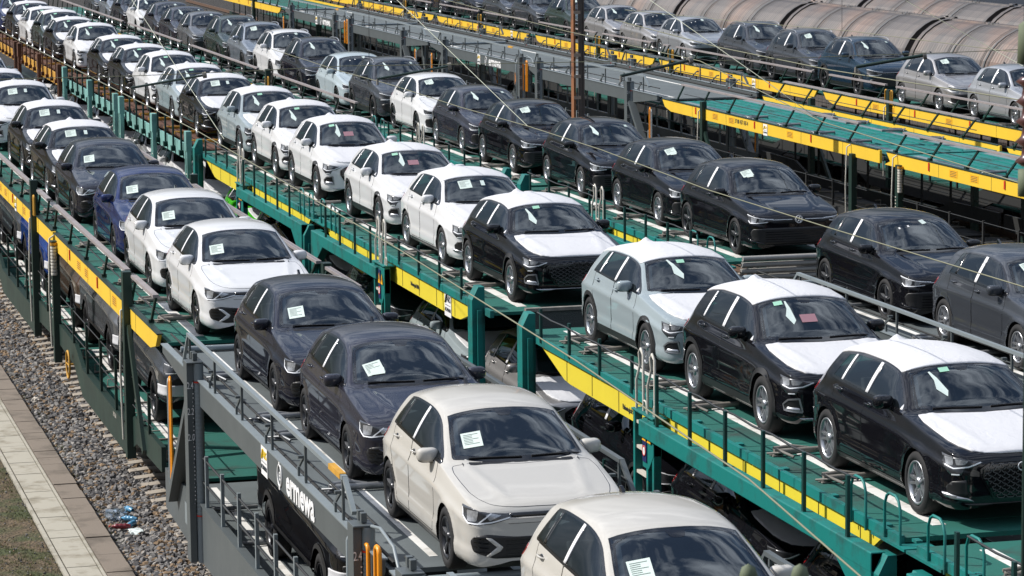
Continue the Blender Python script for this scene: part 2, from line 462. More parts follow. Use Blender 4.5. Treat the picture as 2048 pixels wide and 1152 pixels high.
        mb.add(vs+ex, fs+(sk if skirt > 0 else []), mi, True)
        return mb
    def ribbon(s, mb, pts, mode, wd=.008, off=.002, mi=0, closed=False, step=.04):
        P = [np.array(p, float) for p in pts]
        if closed: P.append(P[0])
        Q = [P[0]]
        for a, b in zip(P, P[1:]):
            n = max(1, int(np.linalg.norm(b-a)/step)); Q += [a+(b-a)*k/n for k in range(1, n+1)]
        vs = []
        for i, p in enumerate(Q):
            d = Q[min(i+1, len(Q)-1)]-Q[max(i-1, 0)]; d = d/(np.linalg.norm(d)+1e-9); nn = np.array([-d[1], d[0]])
            for sg in (-1, 1):
                co, no = s.hit(mode, p+nn*sg*wd/2); vs.append(co+no*off)
        mb.add(vs, [(2*i, 2*i+1, 2*i+3, 2*i+2) for i in range(len(Q)-1)], mi, True)
        return mb

def superell(mb, c, r, e=.6, n=14, mi=0, fn=None):
    vs = []; fs = []
    pw = lambda v, e: math.copysign(abs(v)**e, v)
    for i in range(n+1):
        a = -math.pi/2+math.pi*i/n
        for j in range(2*n):
            b = math.pi*j/n
            p = [r[0]*pw(math.cos(a), e)*pw(math.cos(b), e), r[1]*pw(math.cos(a), e)*pw(math.sin(b), e), r[2]*pw(math.sin(a), e)]
            if fn: p = fn(p)
            vs.append((c[0]+p[0], c[1]+p[1], c[2]+p[2]))
    for i in range(n):
        for j in range(2*n): fs.append((i*2*n+j, i*2*n+(j+1) % (2*n), (i+1)*2*n+(j+1) % (2*n), (i+1)*2*n+j))
    return mb.add(vs, fs, mi, True)
def mir(poly): return [(-a, b) for a, b in poly][::-1]

def wheel_meshes(Rt, Rr, wd, style):
    """meshes with the outer face towards -X"""
    ty = MB()
    h = wd/2
    ty.lathe([(-h*.62, Rr), (-h*.98, Rr+.012), (-h, Rr+(Rt-Rr)*.45), (-h*.9, Rt-.018), (-h*.7, Rt-.002), (-h*.3, Rt), (0, Rt-.003), (h*.3, Rt), (h*.7, Rt-.002), (h*.9, Rt-.018), (h, Rr+.03), (h*.7, Rr)], n=44)
    rm = MB()
    rm.lathe([(-h*.70, Rr+.001), (-h*.93, Rr-.004), (-h*.90, Rr-.022), (-h*.55, Rr-.035), (h*.7, Rr-.04)], n=44, mi=0)
    kind, n, mi = style
    a0 = -h*.78
    for k in range(n):
        t = 2*math.pi*k/n
        def pt(rad, da, ax): 
            return (ax, rad*math.cos(t+da), rad*math.sin(t+da))
        def spoke(w0, w1, d0, d1, mi=0):
            r0_, r1_ = .05, Rr-.016
            vs = []
            for rad, wv, dd, ax in ((r0_, w0, d0, a0+.012), ((r0_+r1_)/2, (w0+w1)/2, (d0+d1)/2, a0+.0), (r1_, w1, d1, a0-.004)):
                for sg in (-1, 1):
                    c, s_ = math.cos(t+dd/rad), math.sin(t+dd/rad)
                    y, z = rad*c-sg*wv*s_, rad*s_+sg*wv*c
                    vs += [(ax, y, z), (ax+.035, y+sg*(-s_)*.006, z+sg*c*.006)]
            fs = []
            for i in (0, 4):
                fs += [(i, i+2, i+6, i+4), (i, i+4, i+5, i+1), (i+2, i+3, i+7, i+6)]
            rm.add(vs, fs, mi)
        if kind == 'double':
            spoke(.012, .011, .016, .042, 0); spoke(.012, .011, -.016, -.042, 0)
        elif kind == 'thin': spoke(.008, .008, .0, .02, 0)
        elif kind == 'blade':
            spoke(.018, .026, .0, .03, 0); spoke(.006, .006, .02, .075, 1)
        elif kind == 'wide': spoke(.022, .034, 0, 0, 0)
    rm.lathe([(a0-.004, .0), (a0-.008, .028), (a0, .055), (a0+.04, .062)], n=24, mi=0)
    hub = MB()
    hub.lathe([(-.01, 0), (-.01, .135), (.01, .135), (.03, .07)], n=28, mi=0)
    hub.lathe([(h*.5, 0), (h*.5, Rr-.04)], n=28, mi=1)
    return ty.mesh('tyre'), rm.mesh('rim'), hub.mesh('wheel')
DISC = mat('brake_disc', (.12, .11, .10), rough=.4, metal=.8)
# ------------------------------------------------------------------ body types
def base_polo():
    P = dict(L=4.07, xf=.85, wb_=2.552, R=.315, Ra=.345, crease=.76, xcowl=1.26, xhead=2.0, crown=2.3)
    P['zc'] = [(0, .64), (.010, .685), (.028, .718), (.06, .748), (.10, .772), (.2, .805), (.5, .868), (.8, .915), (1.08, .962), (1.16, .985), (1.3, 1.075), (1.6, 1.232), (1.93, 1.378), (2.05, 1.41), (2.5, 1.445), (3.0, 1.435), (3.45, 1.385), (3.62, 1.35), (3.68, 1.30), (3.82, 1.13), (3.93, .98), (3.98, .90), (4.03, .72), (4.06, .62), (4.07, .60)]
    P['zb'] = [(0, .60), (.012, .645), (.03, .675), (.07, .71), (.14, .738), (.3, .78), (.6, .838), (.9, .885), (1.28, .945), (1.6, .965), (2, .98), (2.6, 1.0), (3.2, 1.02), (3.6, 1.01), (3.85, .95), (3.97, .86), (4.04, .68), (4.07, .56)]
    P['w'] = [(0, .47), (.010, .56), (.025, .635), (.05, .70), (.09, .752), (.16, .797), (.3, .838), (.55, .86), (.85, .872), (1.5, .868), (2.5, .872), (3.4, .875), (3.75, .85), (3.93, .79), (4.02, .70), (4.05, .62), (4.07, .5)]
    P['wb'] = [(0, .44), (.010, .53), (.025, .605), (.05, .665), (.09, .715), (.16, .752), (.35, .78), (.85, .795), (1.28, .795), (2, .81), (3, .81), (3.5, .78), (3.85, .70), (3.98, .62), (4.05, .5), (4.07, .4)]
    P['zs'] = [(0, .235), (.02, .20), (.1, .17), (.5, .17), (1.2, .165), (2, .165), (3, .165), (3.7, .18), (3.95, .22), (4.04, .28), (4.07, .34)]
    P['zr'] = [(0, .61), (.012, .655), (.03, .688), (.07, .724), (.14, .753), (.3, .796), (.6, .854), (.9, .905), (1.2, .955), (1.28, .978), (1.5, 1.088), (1.75, 1.21), (2.0, 1.318), (2.15, 1.352), (2.5, 1.378), (3.0, 1.366), (3.4, 1.32), (3.58, 1.285), (3.72, 1.15), (3.86, .985), (3.97, .88), (4.04, .7), (4.07, .58)]
    P['wr'] = [(0, .42), (.010, .51), (.03, .60), (.07, .67), (.15, .715), (.3, .735), (.85, .73), (1.2, .72), (1.28, .708), (1.6, .655), (2.0, .588), (2.3, .575), (3.0, .57), (3.5, .56), (3.7, .60), (3.86, .63), (3.97, .59), (4.04, .48), (4.07, .38)]
    return P
def warp(P, L, xf, wb, dz, dw, R_, Ra, zfront=None, **k):
    """stretch the base curves to another length, wheelbase, height and width"""
    Q = dict(P); l0, f0, w0 = P['L'], P['xf'], P['wb_']
    X = lambda x: float(np.interp(x, [0, f0, f0+w0, l0], [0, xf, xf+wb, L]))
    Zb = lambda z: z+float(np.interp(z, [.15, .3, .56, .95, 1.0, 1.4], [dz[0], dz[0], dz[1], dz[2], dz[2], dz[3]]))
    for c in ('zc', 'zb', 'zs', 'zr'): Q[c] = [(X(a), Zb(b)) for a, b in P[c]]
    for c in ('w', 'wb', 'wr'): Q[c] = [(X(a), b*(1+dw*min(1, max(.3, b/.8)))) for a, b in P[c]]
    Q.update(L=L, xf=xf, wb_=wb, R=R_, Ra=Ra, xcowl=X(P['xcowl']), xhead=X(P['xhead'])); Q['X'] = X; Q['Z'] = Zb
    Q.update(k); return Q
def build_car(name, P, st):
    """returns an Empty whose children are the parts; body-coloured parts take the paint from the object slot"""
    c = Car(P); X = P.get('X', lambda x: x); xf = P['xf']; wb = P['wb_']; Ra = P['Ra']; Rt = P['R']
    SX = lambda x: X(x)-xf
    pc = lambda k, x: float(pchip(P[k], np.array([X(x)]))[0])
    bot = lambda x: pc('zb', x)+.022
    top = lambda x: pc('zr', x)-.047
    root = empty(name)
    PT = PAINTS['white']
    # --- wheel arches
    arches = []
    for yc in (0, wb):
        arches.append([(yc+Ra*math.cos(t), Rt+Ra*math.sin(t)) for t in np.linspace(-.9, math.pi+.9, 48)])
    for sd_ in (-1, 1):
        for a in arches: c.region(a, 'side', sd_, (0,))
    # --- windows and doors
    S = st.get('dlo', {})
    xa, xb0, xb1, xc0, xq0, xq1 = S.get('x', (1.50, 2.42, 2.50, 3.10, 3.16, 3.42))
    def dl(x0, x1, x0t=None, x1t=None, n=8):
        x0t = x0 if x0t is None else x0t; x1t = x1 if x1t is None else x1t
        return rpoly([(SX(x), bot(x)) for x in np.linspace(x0, x1, n)]+[(SX(x), top(x)) for x in np.linspace(x1t, x0t, n)], .025, 3)
    fw = dl(xa, xb0, xa, xb0+.02); rw = dl(xb1, xc0, xb1+.02, xc0+.03)
    qw = dl(xq0, xq1, xq0+.03, xq1-.07, 4) if xq1 > xq0 else None
    zb = lambda x: pc('zb', x)
    fd = rpoly([(SX(1.44), P['Z0']+.10), (SX(2.455), P['Z0']+.10)]+[(SX(x), zb(x)+.004) for x in np.linspace(2.455, 1.40, 9)]+[(SX(1.36), zb(1.4)-.15), (SX(1.36), .5)], .03)
    rd = rpoly([(SX(2.463), P['Z0']+.10), (wb-Ra-.06, P['Z0']+.10), (wb-Ra-.03, Rt+.10), (wb-Ra*.72, Rt+Ra*.78), (wb-.16, Rt+Ra+.04)]+[(SX(x), zb(x)+.004) for x in np.linspace(3.30, 2.463, 8)], .03)
    spk = {}
    for sg, mode in ((-1, 'R'), (1, 'L')):
        doors = []
        for k, (dp, wp_, hx) in enumerate(((fd, fw, 2.33), (rd, rw, 3.10))):
            gi = c.region(wp_, 'side', sg, (0, 1, 2))
            di = c.region(dp, 'side', sg, (0, 1))
            d = c.part(di, 'door', PT, root, True)
            g = c.part(gi, 'window', SGLASS if (k == 0 or not st.get('privacy')) else DGLASS, d)
            hm = MB(); zh = zb(hx)-.085
            co, no = c.hit(mode, (SX(hx), zh))
            hm.tube([co+Vector((0, -.085, 0)), co+no*.028+Vector((0, -.06, .002)), co+no*.034, co+no*.028+Vector((0, .06, .002)), co+Vector((0, .085, 0))], [.008, .011, .012, .011, .008], n=8)
            hm.build('handle', PT, d, slot_obj=True)
            sm = MB(); c.ribbon(sm, dp, mode, .011, .0012, closed=True, step=.06)
            superell(sm, co+no*-.004, (.012, .055, .026), .8, 7)
            sm.build('door_seam', GLOSSB, d)
            doors.append(d)
        if qw:
            gi = c.region(qw, 'side', sg, (0, 1, 2)); c.part(gi, 'quarter_window', SGLASS if not st.get('privacy') else DGLASS, root)
        # black surround of the side windows
        tm = MB()
        o = [(SX(x), bot(x)-.008) for x in np.linspace(xa-.16, xq1, 20)]
        c.ribbon(tm, o, mode, .022, .003)
        c.ribbon(tm, [(SX(x), top(x)+.006) for x in np.linspace(xa-.1, max(xq1-.07, xc0), 24)], mode, .020, .003)
        mt = [(SX(xa-.17), bot(xa-.17)-.004), (SX(xa+.012), bot(xa)-.004), (SX(xa+.012), top(xa)+.01), (SX(xa-.03), top(xa-.03)+.01)]
        c.patch(tm, mt, mode, .0015, .05)
        c.patch(tm, [(SX(xb0-.012), bot(xb0)), (SX(xb1+.012), bot(xb1)), (SX(xb1+.03), top(xb1)), (SX(xb0+.01), top(xb0))], mode, .0015, .05)
        e = xq0 if qw else xc0+.05
        c.patch(tm, [(SX(xc0-.012), bot(xc0)), (SX(e+.012), bot(e)), (SX(e+.04), top(e)), (SX(xc0+.02), top(xc0))], mode, .0015, .05)
        if qw: c.ribbon(tm, [(SX(xq1+.004), bot(xq1)-.01), (SX(xq1-.066), top(xq1)+.01)], mode, .022, .003)
        tm.build('window_trim', GLOSSB, root)
        wm = MB(); c.patch(wm, [(SX(xb0+.008), bot(xb0)+.0), (SX(xb1-.008), bot(xb1)+.0), (SX(xb1+.012), top(xb1)+.004), (SX(xb0+.026), top(xb0)+.004)], mode, .005, .05, skirt=.004)
        wm.build('pillar_film', WFILM, root)
        if st.get('film'):
            wm = MB(); c.patch(wm, [(SX(xc0+.0), bot(xc0)), (SX(xc0+.045), bot(xc0)), (SX(xc0+.075), top(xc0+.05)), (SX(xc0+.03), top(xc0))], mode, .005, .05, skirt=.004); wm.build('pillar_film', WFILM, root)
            wm = MB(); c.patch(wm, [(SX(xa-.07), bot(xa-.07)+.003), (SX(xa+.0), bot(xa)+.003), (SX(xa-.0), bot(xa)+.05)], mode, .005, .05, skirt=.004); wm.build('corner_film', WFILM, root)
        # door mirror
        mm = MB(); mz = P['mz']; my = P['my']; mx_ = P['mx']
        shp = lambda p: [p[0], p[1]*(1 if p[1] < 0 else .55)+.02*abs(p[0]/.1), p[2]*(1-.12*p[0]*sg*-6 if False else 1)]
        superell(mm, (sg*(my-.105), mx_, mz), (.112, .085, .073), .62, 10, 0, shp)
        mo = mm.build('door_mirror', PT, root, slot_obj=True)
        ar = MB(); co, no = c.hit(mode, (mx_+.0, zb(1.6)+.01))
        ar.tube([co-no*.01+Vector((0, -.06, 0)), Vector((sg*(my-.16), mx_+.0, mz-.065))], [.035, .022], n=10)
        superell(ar, (sg*(my-.105), mx_+.012, mz-.045), (.10, .062, .035), .7, 8)
        ar.box((sg*(my-.105)-.088, mx_+.045, mz-.05), (sg*(my-.105)+.088, mx_+.049, mz+.052), 1)
        ar.build('mirror_foot', [BLACKP, CHROME], mo)
        # lower cladding / sill
        cm = MB(); z0 = P['Z0']
        c.ribbon(cm, [(y, z0+.045) for y in np.linspace(Ra-.02, wb-Ra+.02, 12)], mode, .07, .006)
        if st.get('clad'):
            for a_, yc in ((arches[0], 0), (arches[1], wb)):
                aa = [(yc+(Ra+.026)*math.cos(t), Rt+(Ra+.026)*math.sin(t)) for t in np.linspace(-.62, math.pi+.62, 30)]
                c.ribbon(cm, aa, mode, .058, .008)
            c.ribbon(cm, [(y, z0+.10) for y in np.linspace(Ra, wb-Ra, 12)], mode, .09, .010)
        cm.build('sill_cladding', BLACKP, root)
        if st.get('chromesill'):
            km = MB(); c.ribbon(km, [(y, z0+.075) for y in np.linspace(Ra+.06, wb-Ra-.04, 12)], mode, .014, .014); km.build('sill_trim', ALU, root)
    # --- windscreen
    wr = lambda x: pc('wr', x)
    side = [(wr(x)-.038, SX(x)) for x in np.linspace(1.33, 1.965, 9)]
    ws = [(0, SX(1.165)), (.2, SX(1.17)), (.4, SX(1.195)), (.58, SX(1.25)), (.655, SX(1.30))]+side+[(.40, SX(1.955)), (.2, SX(1.945)), (0, SX(1.94))]
    ws = ws+[(-a, b) for a, b in ws[::-1][1:-1]]
    wi = c.region(ws, 'top', 0, (2, 3)); wo = c.part(wi, 'windscreen', GLASS, root)
    fm = MB(); 
    cx = np.mean([p[1] for p in ws]); ins = [(p[0]*.962, cx+(p[1]-cx)*.945) for p in ws]
    c.ribbon(fm, ws, 'top', .014, .0025, closed=True, step=.06)
    lo_ = [p for p in ins if p[1] < SX(1.34)]; hi_ = [p for p in ins if p[1] > SX(1.9)]
    c.ribbon(fm, sorted(lo_), 'top', .07, .0015, step=.05); c.ribbon(fm, sorted(hi_), 'top', .05, .0015, step=.05)
    sd2 = sorted([p for p in ins if SX(1.28) < p[1] < SX(1.97) and p[0] > .3], key=lambda p: p[1])
    c.ribbon(fm, sd2, 'top', .022, .0015); c.ribbon(fm, [(-a, b) for a, b in sd2], 'top', .022, .0015)
    c.patch(fm, rpoly([(-.10, SX(1.93)), (.10, SX(1.93)), (.06, SX(1.80)), (-.06, SX(1.80))], .04), 'top', .0015, .05, skirt=0)
    fm.build('frit_band', GLOSSB, wo)
    for sg in (-1, 1):
        pm = MB(); q_ = [(sg*(a-.035), b) for a, b in sd2]; c.ribbon(pm, q_, 'top', .045, -.03); pm.build('pillar_trim', PTRIM, root)
    # wipers
    for a, b, l in ((.12, .62, 0), (-.52, .02, .0)):
        wp = MB(); pts = []
        for t in np.linspace(0, 1, 7):
            yy = a+(b-a)*t; co, no = c.hit('top', (yy, SX(1.205+.10*abs(yy)**1.5))); pts.append(co+no*.012)
        wp.tube(pts, .008, n=6); wp.build('wiper', BLACKP, wo)
    # --- bonnet
    bn = [(0, X(.055)), (.30, X(.062)), (.46, X(.085)), (.58, X(.14)), (.66, X(.27)), (.705, X(.44)), (.725, X(.75)), (.73, X(1.0)), (.705, X(1.19)), (.45, X(1.145)), (0, X(1.10))]
    bn = [(a*P.get('bw', 1), b-xf) for a, b in bn]
    bnf = bn+[(-a, b) for a, b in bn[::-1][1:-1]]
    bi = c.region(bnf, 'top', 0, (0, 1, 2, 3)); bo = c.part(bi, 'bonnet', PT, root, True)
    sm = MB(); c.ribbon(sm, rpoly(bnf, .05, 3), 'top', .006, .0012, closed=True, step=.05); sm.build('bonnet_seam', GLOSSB, bo)
    cw = MB(); c.patch(cw, [(-.6, SX(1.13)), (.6, SX(1.13)), (.6, SX(1.20)), (.3, SX(1.172)), (-.3, SX(1.172)), (-.6, SX(1.20))], 'top', .001, .08, skirt=0); cw.build('cowl', BLACKP, root)
    # --- rear window
    if st.get('body') != 'pickup':
        rwp = rpoly([(-.50, SX(3.70)), (.50, SX(3.70)), (.56, SX(3.85)), (-.56, SX(3.85))], .03)
        ri = c.region(rwp, 'top', 0, (1, 2, 3), snap=0); c.part(ri, 'rear_window', DGLASS, root)
    # --- the rest of the shell
    rest = [i for i in range(len(c.F)) if not c.used[i]]
    body = c.part(rest, 'body', PT, root, True)
    # --- under body, wheel houses
    ub = MB(); zu = P['Z0']+.03; Wh = .80
    ub.box((-Wh+.02, SX(.22), zu), (Wh-.02, SX(3.9), zu+.06)); ub.box((-.52, -Ra-.04, zu+.02), (.52, Ra+.06, .62)); ub.box((-.55, wb-Ra-.04, zu+.02), (.55, wb+Ra+.06, .6))
    ub.box((-.70, Ra+.02, zu), (.70, wb-Ra-.02, .30))
    for yc in (0, wb):
        for sg in (-1, 1):
            arc = [(yc+(Ra+.02)*math.cos(t), Rt+(Ra+.02)*math.sin(t)) for t in np.linspace(-.3, math.pi+.3, 16)]
            vs = [(sg*.50, a, b) for a, b in arc]+[(sg*(P['Wm']-.035), a, b) for a, b in arc]; n = len(arc)
            ub.add(vs, [(i, i+1, n+i+1, n+i) for i in range(n-1)], 0, True)
    ub.build('underbody', mat('underbody_black', (.008, .008, .009), rough=.9), root)
    # --- interior
    zc_ = P['belt']-.06
    im = MB(); im.prism([(SX(1.34), zc_-.22), (SX(1.34), zc_-.02), (SX(1.55), zc_+.0), (SX(1.66), zc_-.06), (SX(1.70), zc_-.25)], 'x', -.66, .66)
    im.box((-.12, SX(1.6), .45), (.12, SX(2.4), .70)); im.box((-.68, SX(1.4), .36), (.68, SX(3.5), .40))
    im.build('dashboard', INTER, root)
    for sx_, rear in ((-.36, 0), (.36, 0), (-.33, 1), (.33, 1)):
        q = MB(); y0 = SX(2.18) if not rear else SX(2.98); hb = P['belt']-.02
        q.prism([(y0-.30, .52), (y0+.10, .50), (y0+.26, hb+.06), (y0+.17, hb+.08), (y0+.0, .68), (y0-.30, .66)], 'x', sx_-.24, sx_+.24)
        superell(q, (sx_, y0+.24, hb+.17), (.13, .045, .09), .7, 6)
        q.build('seat', SEAT, root, bevel=.03)
    if True:
        q = MB(); cx_, cy_, cz_ = .36, SX(1.80), zc_+.02; n = 24; pts = []
        for k in range(n+1):
            t = 2*math.pi*k/n; pts.append((cx_+.185*math.cos(t), cy_+.09*math.sin(t), cz_+.16*math.sin(t)))
        q.tube(pts, .015, n=6, cap=False); q.bar((cx_-.18, cy_, cz_), (cx_+.18, cy_, cz_), .03, .03); q.bar((cx_, cy_-.15, cz_-.08), (cx_, cy_, cz_), .05, .05)
        q.build('steering_wheel', INTER, root)
        hl = MB(); hl.box((-.42, SX(2.25), P['zroof']-.12), (.42, SX(3.1), P['zroof']-.115)); 
        hl.build('headliner', mat('headliner_grey', (.3, .3, .3), rough=.9), root)
    # --- front
    st['front'](c, root, P, st, PT)
    # --- tail lights
    tz = P['belt']-.10
    for sg in (-1, 1):
        tl = MB(); c.patch(tl, rpoly([(sg*.62, tz-.07), (sg*.62, tz+.05), (sg*1.02, tz+.07), (sg*1.06, tz+.03), (sg*.98, tz-.07)], .02), 'rear', .006, .05); tl.build('tail_light', RED, root)
    # --- antenna
    if st.get('body') != 'pickup' and not st.get('film'):
        am = MB(); co, no = c.hit('top', (0, SX(3.42)))
        am.prism([(co.y-.09, co.z-.01), (co.y+.05, co.z-.01), (co.y+.055, co.z+.055), (co.y+.03, co.z+.055)], 'x', -.016, .016)
        am.build('roof_aerial', GLOSSB, root, bevel=.006)
    if st.get('rails'):
        for sg in (-1, 1):
            rm = MB(); pts = []
            for x in np.linspace(2.12, 3.5, 14):
                co, no = c.hit('top', (sg*(wr(x)-.02), SX(x))); e = min(1, (x-2.12)/.1, (3.5-x)/.1); pts.append(co+Vector((0, 0, .005+.04*max(0, e))))
            rm.tube(pts, .016, n=8); rm.build('roof_rail', ALU, root)
    if st.get('film'):
        nz = lambda co: .003*math.sin(co.x*9+co.y*5)*math.sin(co.y*7-co.x*4)+(.002*math.sin(co.x*70+co.y*11) if abs(co.x) > .5 else 0)
        bf = MB(); e = st.get('filmfront', 0)
        f_ = [(a*1.0, b) for a, b in bnf]
        c.patch(bf, f_, 'top', .012, .035, skirt=.010, noise=nz); bf.build('bonnet_film', FILM, root)
        rf = MB(); px, py = -.05, SX(3.40)
        def nz2(co):
            d = math.hypot((co.x-px)/.10, (co.y-py)/.10); return nz(co)*.8+.075*max(0, 1-d)
        hd = lambda a: 1.985-.045*(1-(a/.56)**2)
        rp_ = [(a, SX(hd(a))) for a in np.linspace(-.555, .555, 9)]+[(wr(x)+.012, SX(x)) for x in np.linspace(2.02, 3.60, 14)]+[(.45, SX(3.655)), (-.45, SX(3.655))]+[(-wr(x)-.012, SX(x)) for x in np.linspace(3.60, 2.02, 14)]
        c.patch(rf, rp_, 'top', .010, .045, skirt=.014, noise=nz2)
        rf.build('roof_film', FILM, root)
    # --- wheels
    ty, rm, hb = wheel_meshes(Rt, st.get('rim', .225), st.get('tw', .205), st['wheel'])
    rims = {'dark': [DALU, BLACKP], 'silver': [ALU, DALU], 'bicolour': [DALU, ALU], 'polo': [DALU, ALU]}[st.get('rimc', 'silver')]
    for yc in (0, wb):
        for sg in (-1, 1):
            hw = empty_mesh = link('wheel', hb, [DISC, BLACKP], root)
            hw.location = (sg*(P['Wm']-.012-st.get('tw', .205)/2), yc, Rt)
            if sg > 0: hw.rotation_euler = (0, 0, math.pi)
            link('tyre', ty, TYRE, hw); link('rim', rm, rims, hw)
    root['_'] = 0; del root['_']
    return root, c

# ------------------------------------------------------------------ fascias, drawn in (arc from the centre, height)
def both(c, mb, poly, off=.004, mi=0, cell=.035, skirt=.01):
    c.patch(mb, poly, 'front', off, cell, mi, skirt); c.patch(mb, mir(poly), 'front', off, cell, mi, skirt)
def pair(c, root, name, m, items, so=False):
    out = []
    for sg in (1, -1):
        g = MB()
        for kind, pl, a1, a2 in items:
            p = [(a*sg, b) for a, b in pl]
            if kind == 'p': c.patch(g, rpoly(p, .012)[::sg], 'front', a1, .035)
            else: c.ribbon(g, p, 'front', a1, a2, closed=(kind == 'c'), step=.03)
        out.append(g.build(name, m, root, slot_obj=so))
    return out
def lamp_unit(c, root, poly, guide, lens=()):
    for sg in (1, -1):
        q = poly if sg == 1 else mir(poly); mb = MB()
        c.patch(mb, rpoly(q, .015), 'front', .004, .03, 0)
        o = mb.build('headlight', LAMPD, root)
        for l in lens:
            g = MB(); c.patch(g, rpoly([(a*sg, b) for a, b in l][::sg], .015), 'front', .007, .03, 0, 0); g.build('reflector', LAMP, o)
        g = MB()
        for l in guide: c.ribbon(g, [(a*sg, b) for a, b in l], 'front', .014, .010, step=.03)
        g.build('light_guide', DRL, o)
def vw_badge(parent, c0, r, m):
    """round badge with the two stacked letters, facing -Y"""
    mb = MB(); x, y, z = c0
    ring = [(x+r*math.cos(t), y, z+r*math.sin(t)) for t in np.linspace(0, 2*math.pi, 33)]
    mb.tube(ring, r*.09, n=6, cap=False)
    def ln(pts):
        for a, b in zip(pts, pts[1:]): mb.bar((x+a[0]*r, y-.002, z+a[1]*r), (x+b[0]*r, y-.002, z+b[1]*r), .012, r*.13, up=(0, 1, 0)) if False else mb.tube([(x+a[0]*r, y, z+a[1]*r), (x+b[0]*r, y, z+b[1]*r)], r*.075, n=6)
    ln([(-.40, .82), (0, .14), (.40, .82)]); ln([(-.86, .34), (-.40, -.78), (0, -.14), (.40, -.78), (.86, .34)])
    mb.build('badge', m, parent)
def ring_badge(parent, c0, r, m):
    mb = MB(); x, y, z = c0
    for k in range(4):
        cx = x+(k-1.5)*r*1.5; mb.tube([(cx+r*math.cos(t), y-.002*(k % 2), z+r*math.sin(t)) for t in np.linspace(0, 2*math.pi, 25)], r*.13, n=6, cap=False)
    mb.build('badge', m, parent)
def hexmesh(c, mb, inside, a0, a1, z0, z1, s=.058, wd=.009, off=.016):
    dz = s*1.0; da = s*1.75; row = 0; z = z0
    while z < z1+dz:
        a = a0+(da/2 if row % 2 else 0)
        while a < a1+da:
            p = [(a-.5*s, z), (a+.5*s, z), (a+.87*s, z+dz/2)]
            for q0, q1 in ((p[0], p[1]), (p[1], p[2]), (p[0], (a-.87*s, z+dz/2)), ((a+.87*s, z+dz/2), (a+1.25*s, z+dz/2))):
                if inside(q0) and inside(q1): c.ribbon(mb, [q0, q1], 'front', wd, off, step=.2)
            a += da
        z += dz/2*1.0 if False else dz/2; row += 1
def front_polo(c, root, P, st, PT):
    Z = P.get('Z', lambda z: z); q = lambda l: [(a, Z(b)) for a, b in l]
    lamp_unit(c, root, q([(.40, .655), (.60, .60), (.84, .585), (1.00, .66), (1.08, .762), (.86, .752), (.62, .728), (.42, .712)]),
              [q([(.42, .662), (.60, .618), (.74, .600), (.86, .600)]), q([(.74, .60), (.66, .66), (.60, .712)]), q([(.86, .60), (.98, .665), (1.04, .74)])],
              [q([(.50, .69), (.62, .63), (.66, .69), (.6, .715)]), q([(.76, .625), (.88, .62), (.94, .72), (.74, .725)])])
    g = MB(); c.patch(g, q([(-.405, .655), (.405, .655), (.42, .712), (-.42, .712)]), 'front', .002, .05); go = g.build('grille', GLOSSB, root)
    g = MB(); c.ribbon(g, q([(-.42, .652), (.42, .652)]), 'front', .012, .008); g.build('chrome_strip', CHROME, go)
    g = MB(); P1 = q([(0, .265), (.58, .265), (.80, .33), (.84, .42), (.78, .475), (.64, .50), (.36, .47), (0, .47)])
    poly = P1+[(-a, b) for a, b in P1[::-1][1:-1]]
    c.patch(g, rpoly(poly, .03), 'front', .004, .04); bo = g.build('lower_intake', BLACKP, root)
    g = MB()
    for z in (.30, .345, .39, .43): 
        c.ribbon(g, q([(-.46, z), (.46, z)]), 'front', .010, .012)
        for sg in (-1, 1): c.ribbon(g, q([(sg*.62, z+.02), (sg*.78, z+.03)]), 'front', .010, .012)
    g.build('slats', GLOSSB, bo)
    pair(c, root, 'bumper_blade', PT, [('p', q([(.62, .285), (.66, .285), (.55, .375), (.66, .47), (.60, .462), (.49, .375), (.52, .335)]), .014, 0)], True)
    g = MB(); c.ribbon(g, q([(-.44, .60), (.44, .60)]), 'front', .004, .002)
    g.build('bumper_seam', GLOSSB, root)
def front_golf(c, root, P, st, PT):
    Z = P.get('Z', lambda z: z); q = lambda l: [(a, Z(b)) for a, b in l]
    lamp_unit(c, root, q([(.46, .652), (.66, .61), (.90, .60), (.98, .655), (1.06, .755), (.92, .735), (.66, .695), (.46, .685)]),
              [q([(.46, .684), (.7, .70), (.92, .738), (1.06, .762)]), q([(.56, .635), (.7, .618), (.9, .612), (.97, .66)])],
              [q([(.60, .68), (.66, .63), (.72, .63), (.72, .69)]), q([(.76, .695), (.78, .625), (.88, .62), (.92, .72)])])
    g = MB(); c.patch(g, q([(-.46, .655), (.46, .655), (.46, .684), (-.46, .684)]), 'front', .003, .05); go = g.build('grille', GLOSSB, root)
    g = MB()
    for sg in (-1, 1): c.ribbon(g, q([(sg*.12, .670), (sg*.47, .672)]), 'front', .010, .010)
    g.build('light_bar', DRL, go)
    g = MB(); P1 = q([(0, .255), (.60, .255), (.86, .33), (.90, .44), (.84, .505), (.56, .53), (0, .53)]) if not st.get('silverlip') else q([(0, .30), (.62, .30), (.86, .36), (.86, .44), (.70, .50), (0, .50)])
    poly = P1+[(-a, b) for a, b in P1[::-1][1:-1]]
    c.patch(g, rpoly(poly, .03), 'front', .004, .04); bo = g.build('lower_intake', BLACKP, root)
    g = MB()
    for z in (.30, .34, .38, .42, .46): c.ribbon(g, q([(-.60, z), (.60, z)]), 'front', .008, .010)
    g.build('slats', GLOSSB, bo)
    pair(c, root, 'bumper_blade', PT, [('p', q([(.62, .25), (.90, .30), (.97, .36), (.90, .335), (.62, .278)]), .014, 0)], True)
    co, no = c.hit('front', (0, Z(.672))); vw_badge(go, (0, co.y-.016, co.z), .064, mat('bright_badge', (.80, .81, .83), rough=.3, metal=.2))
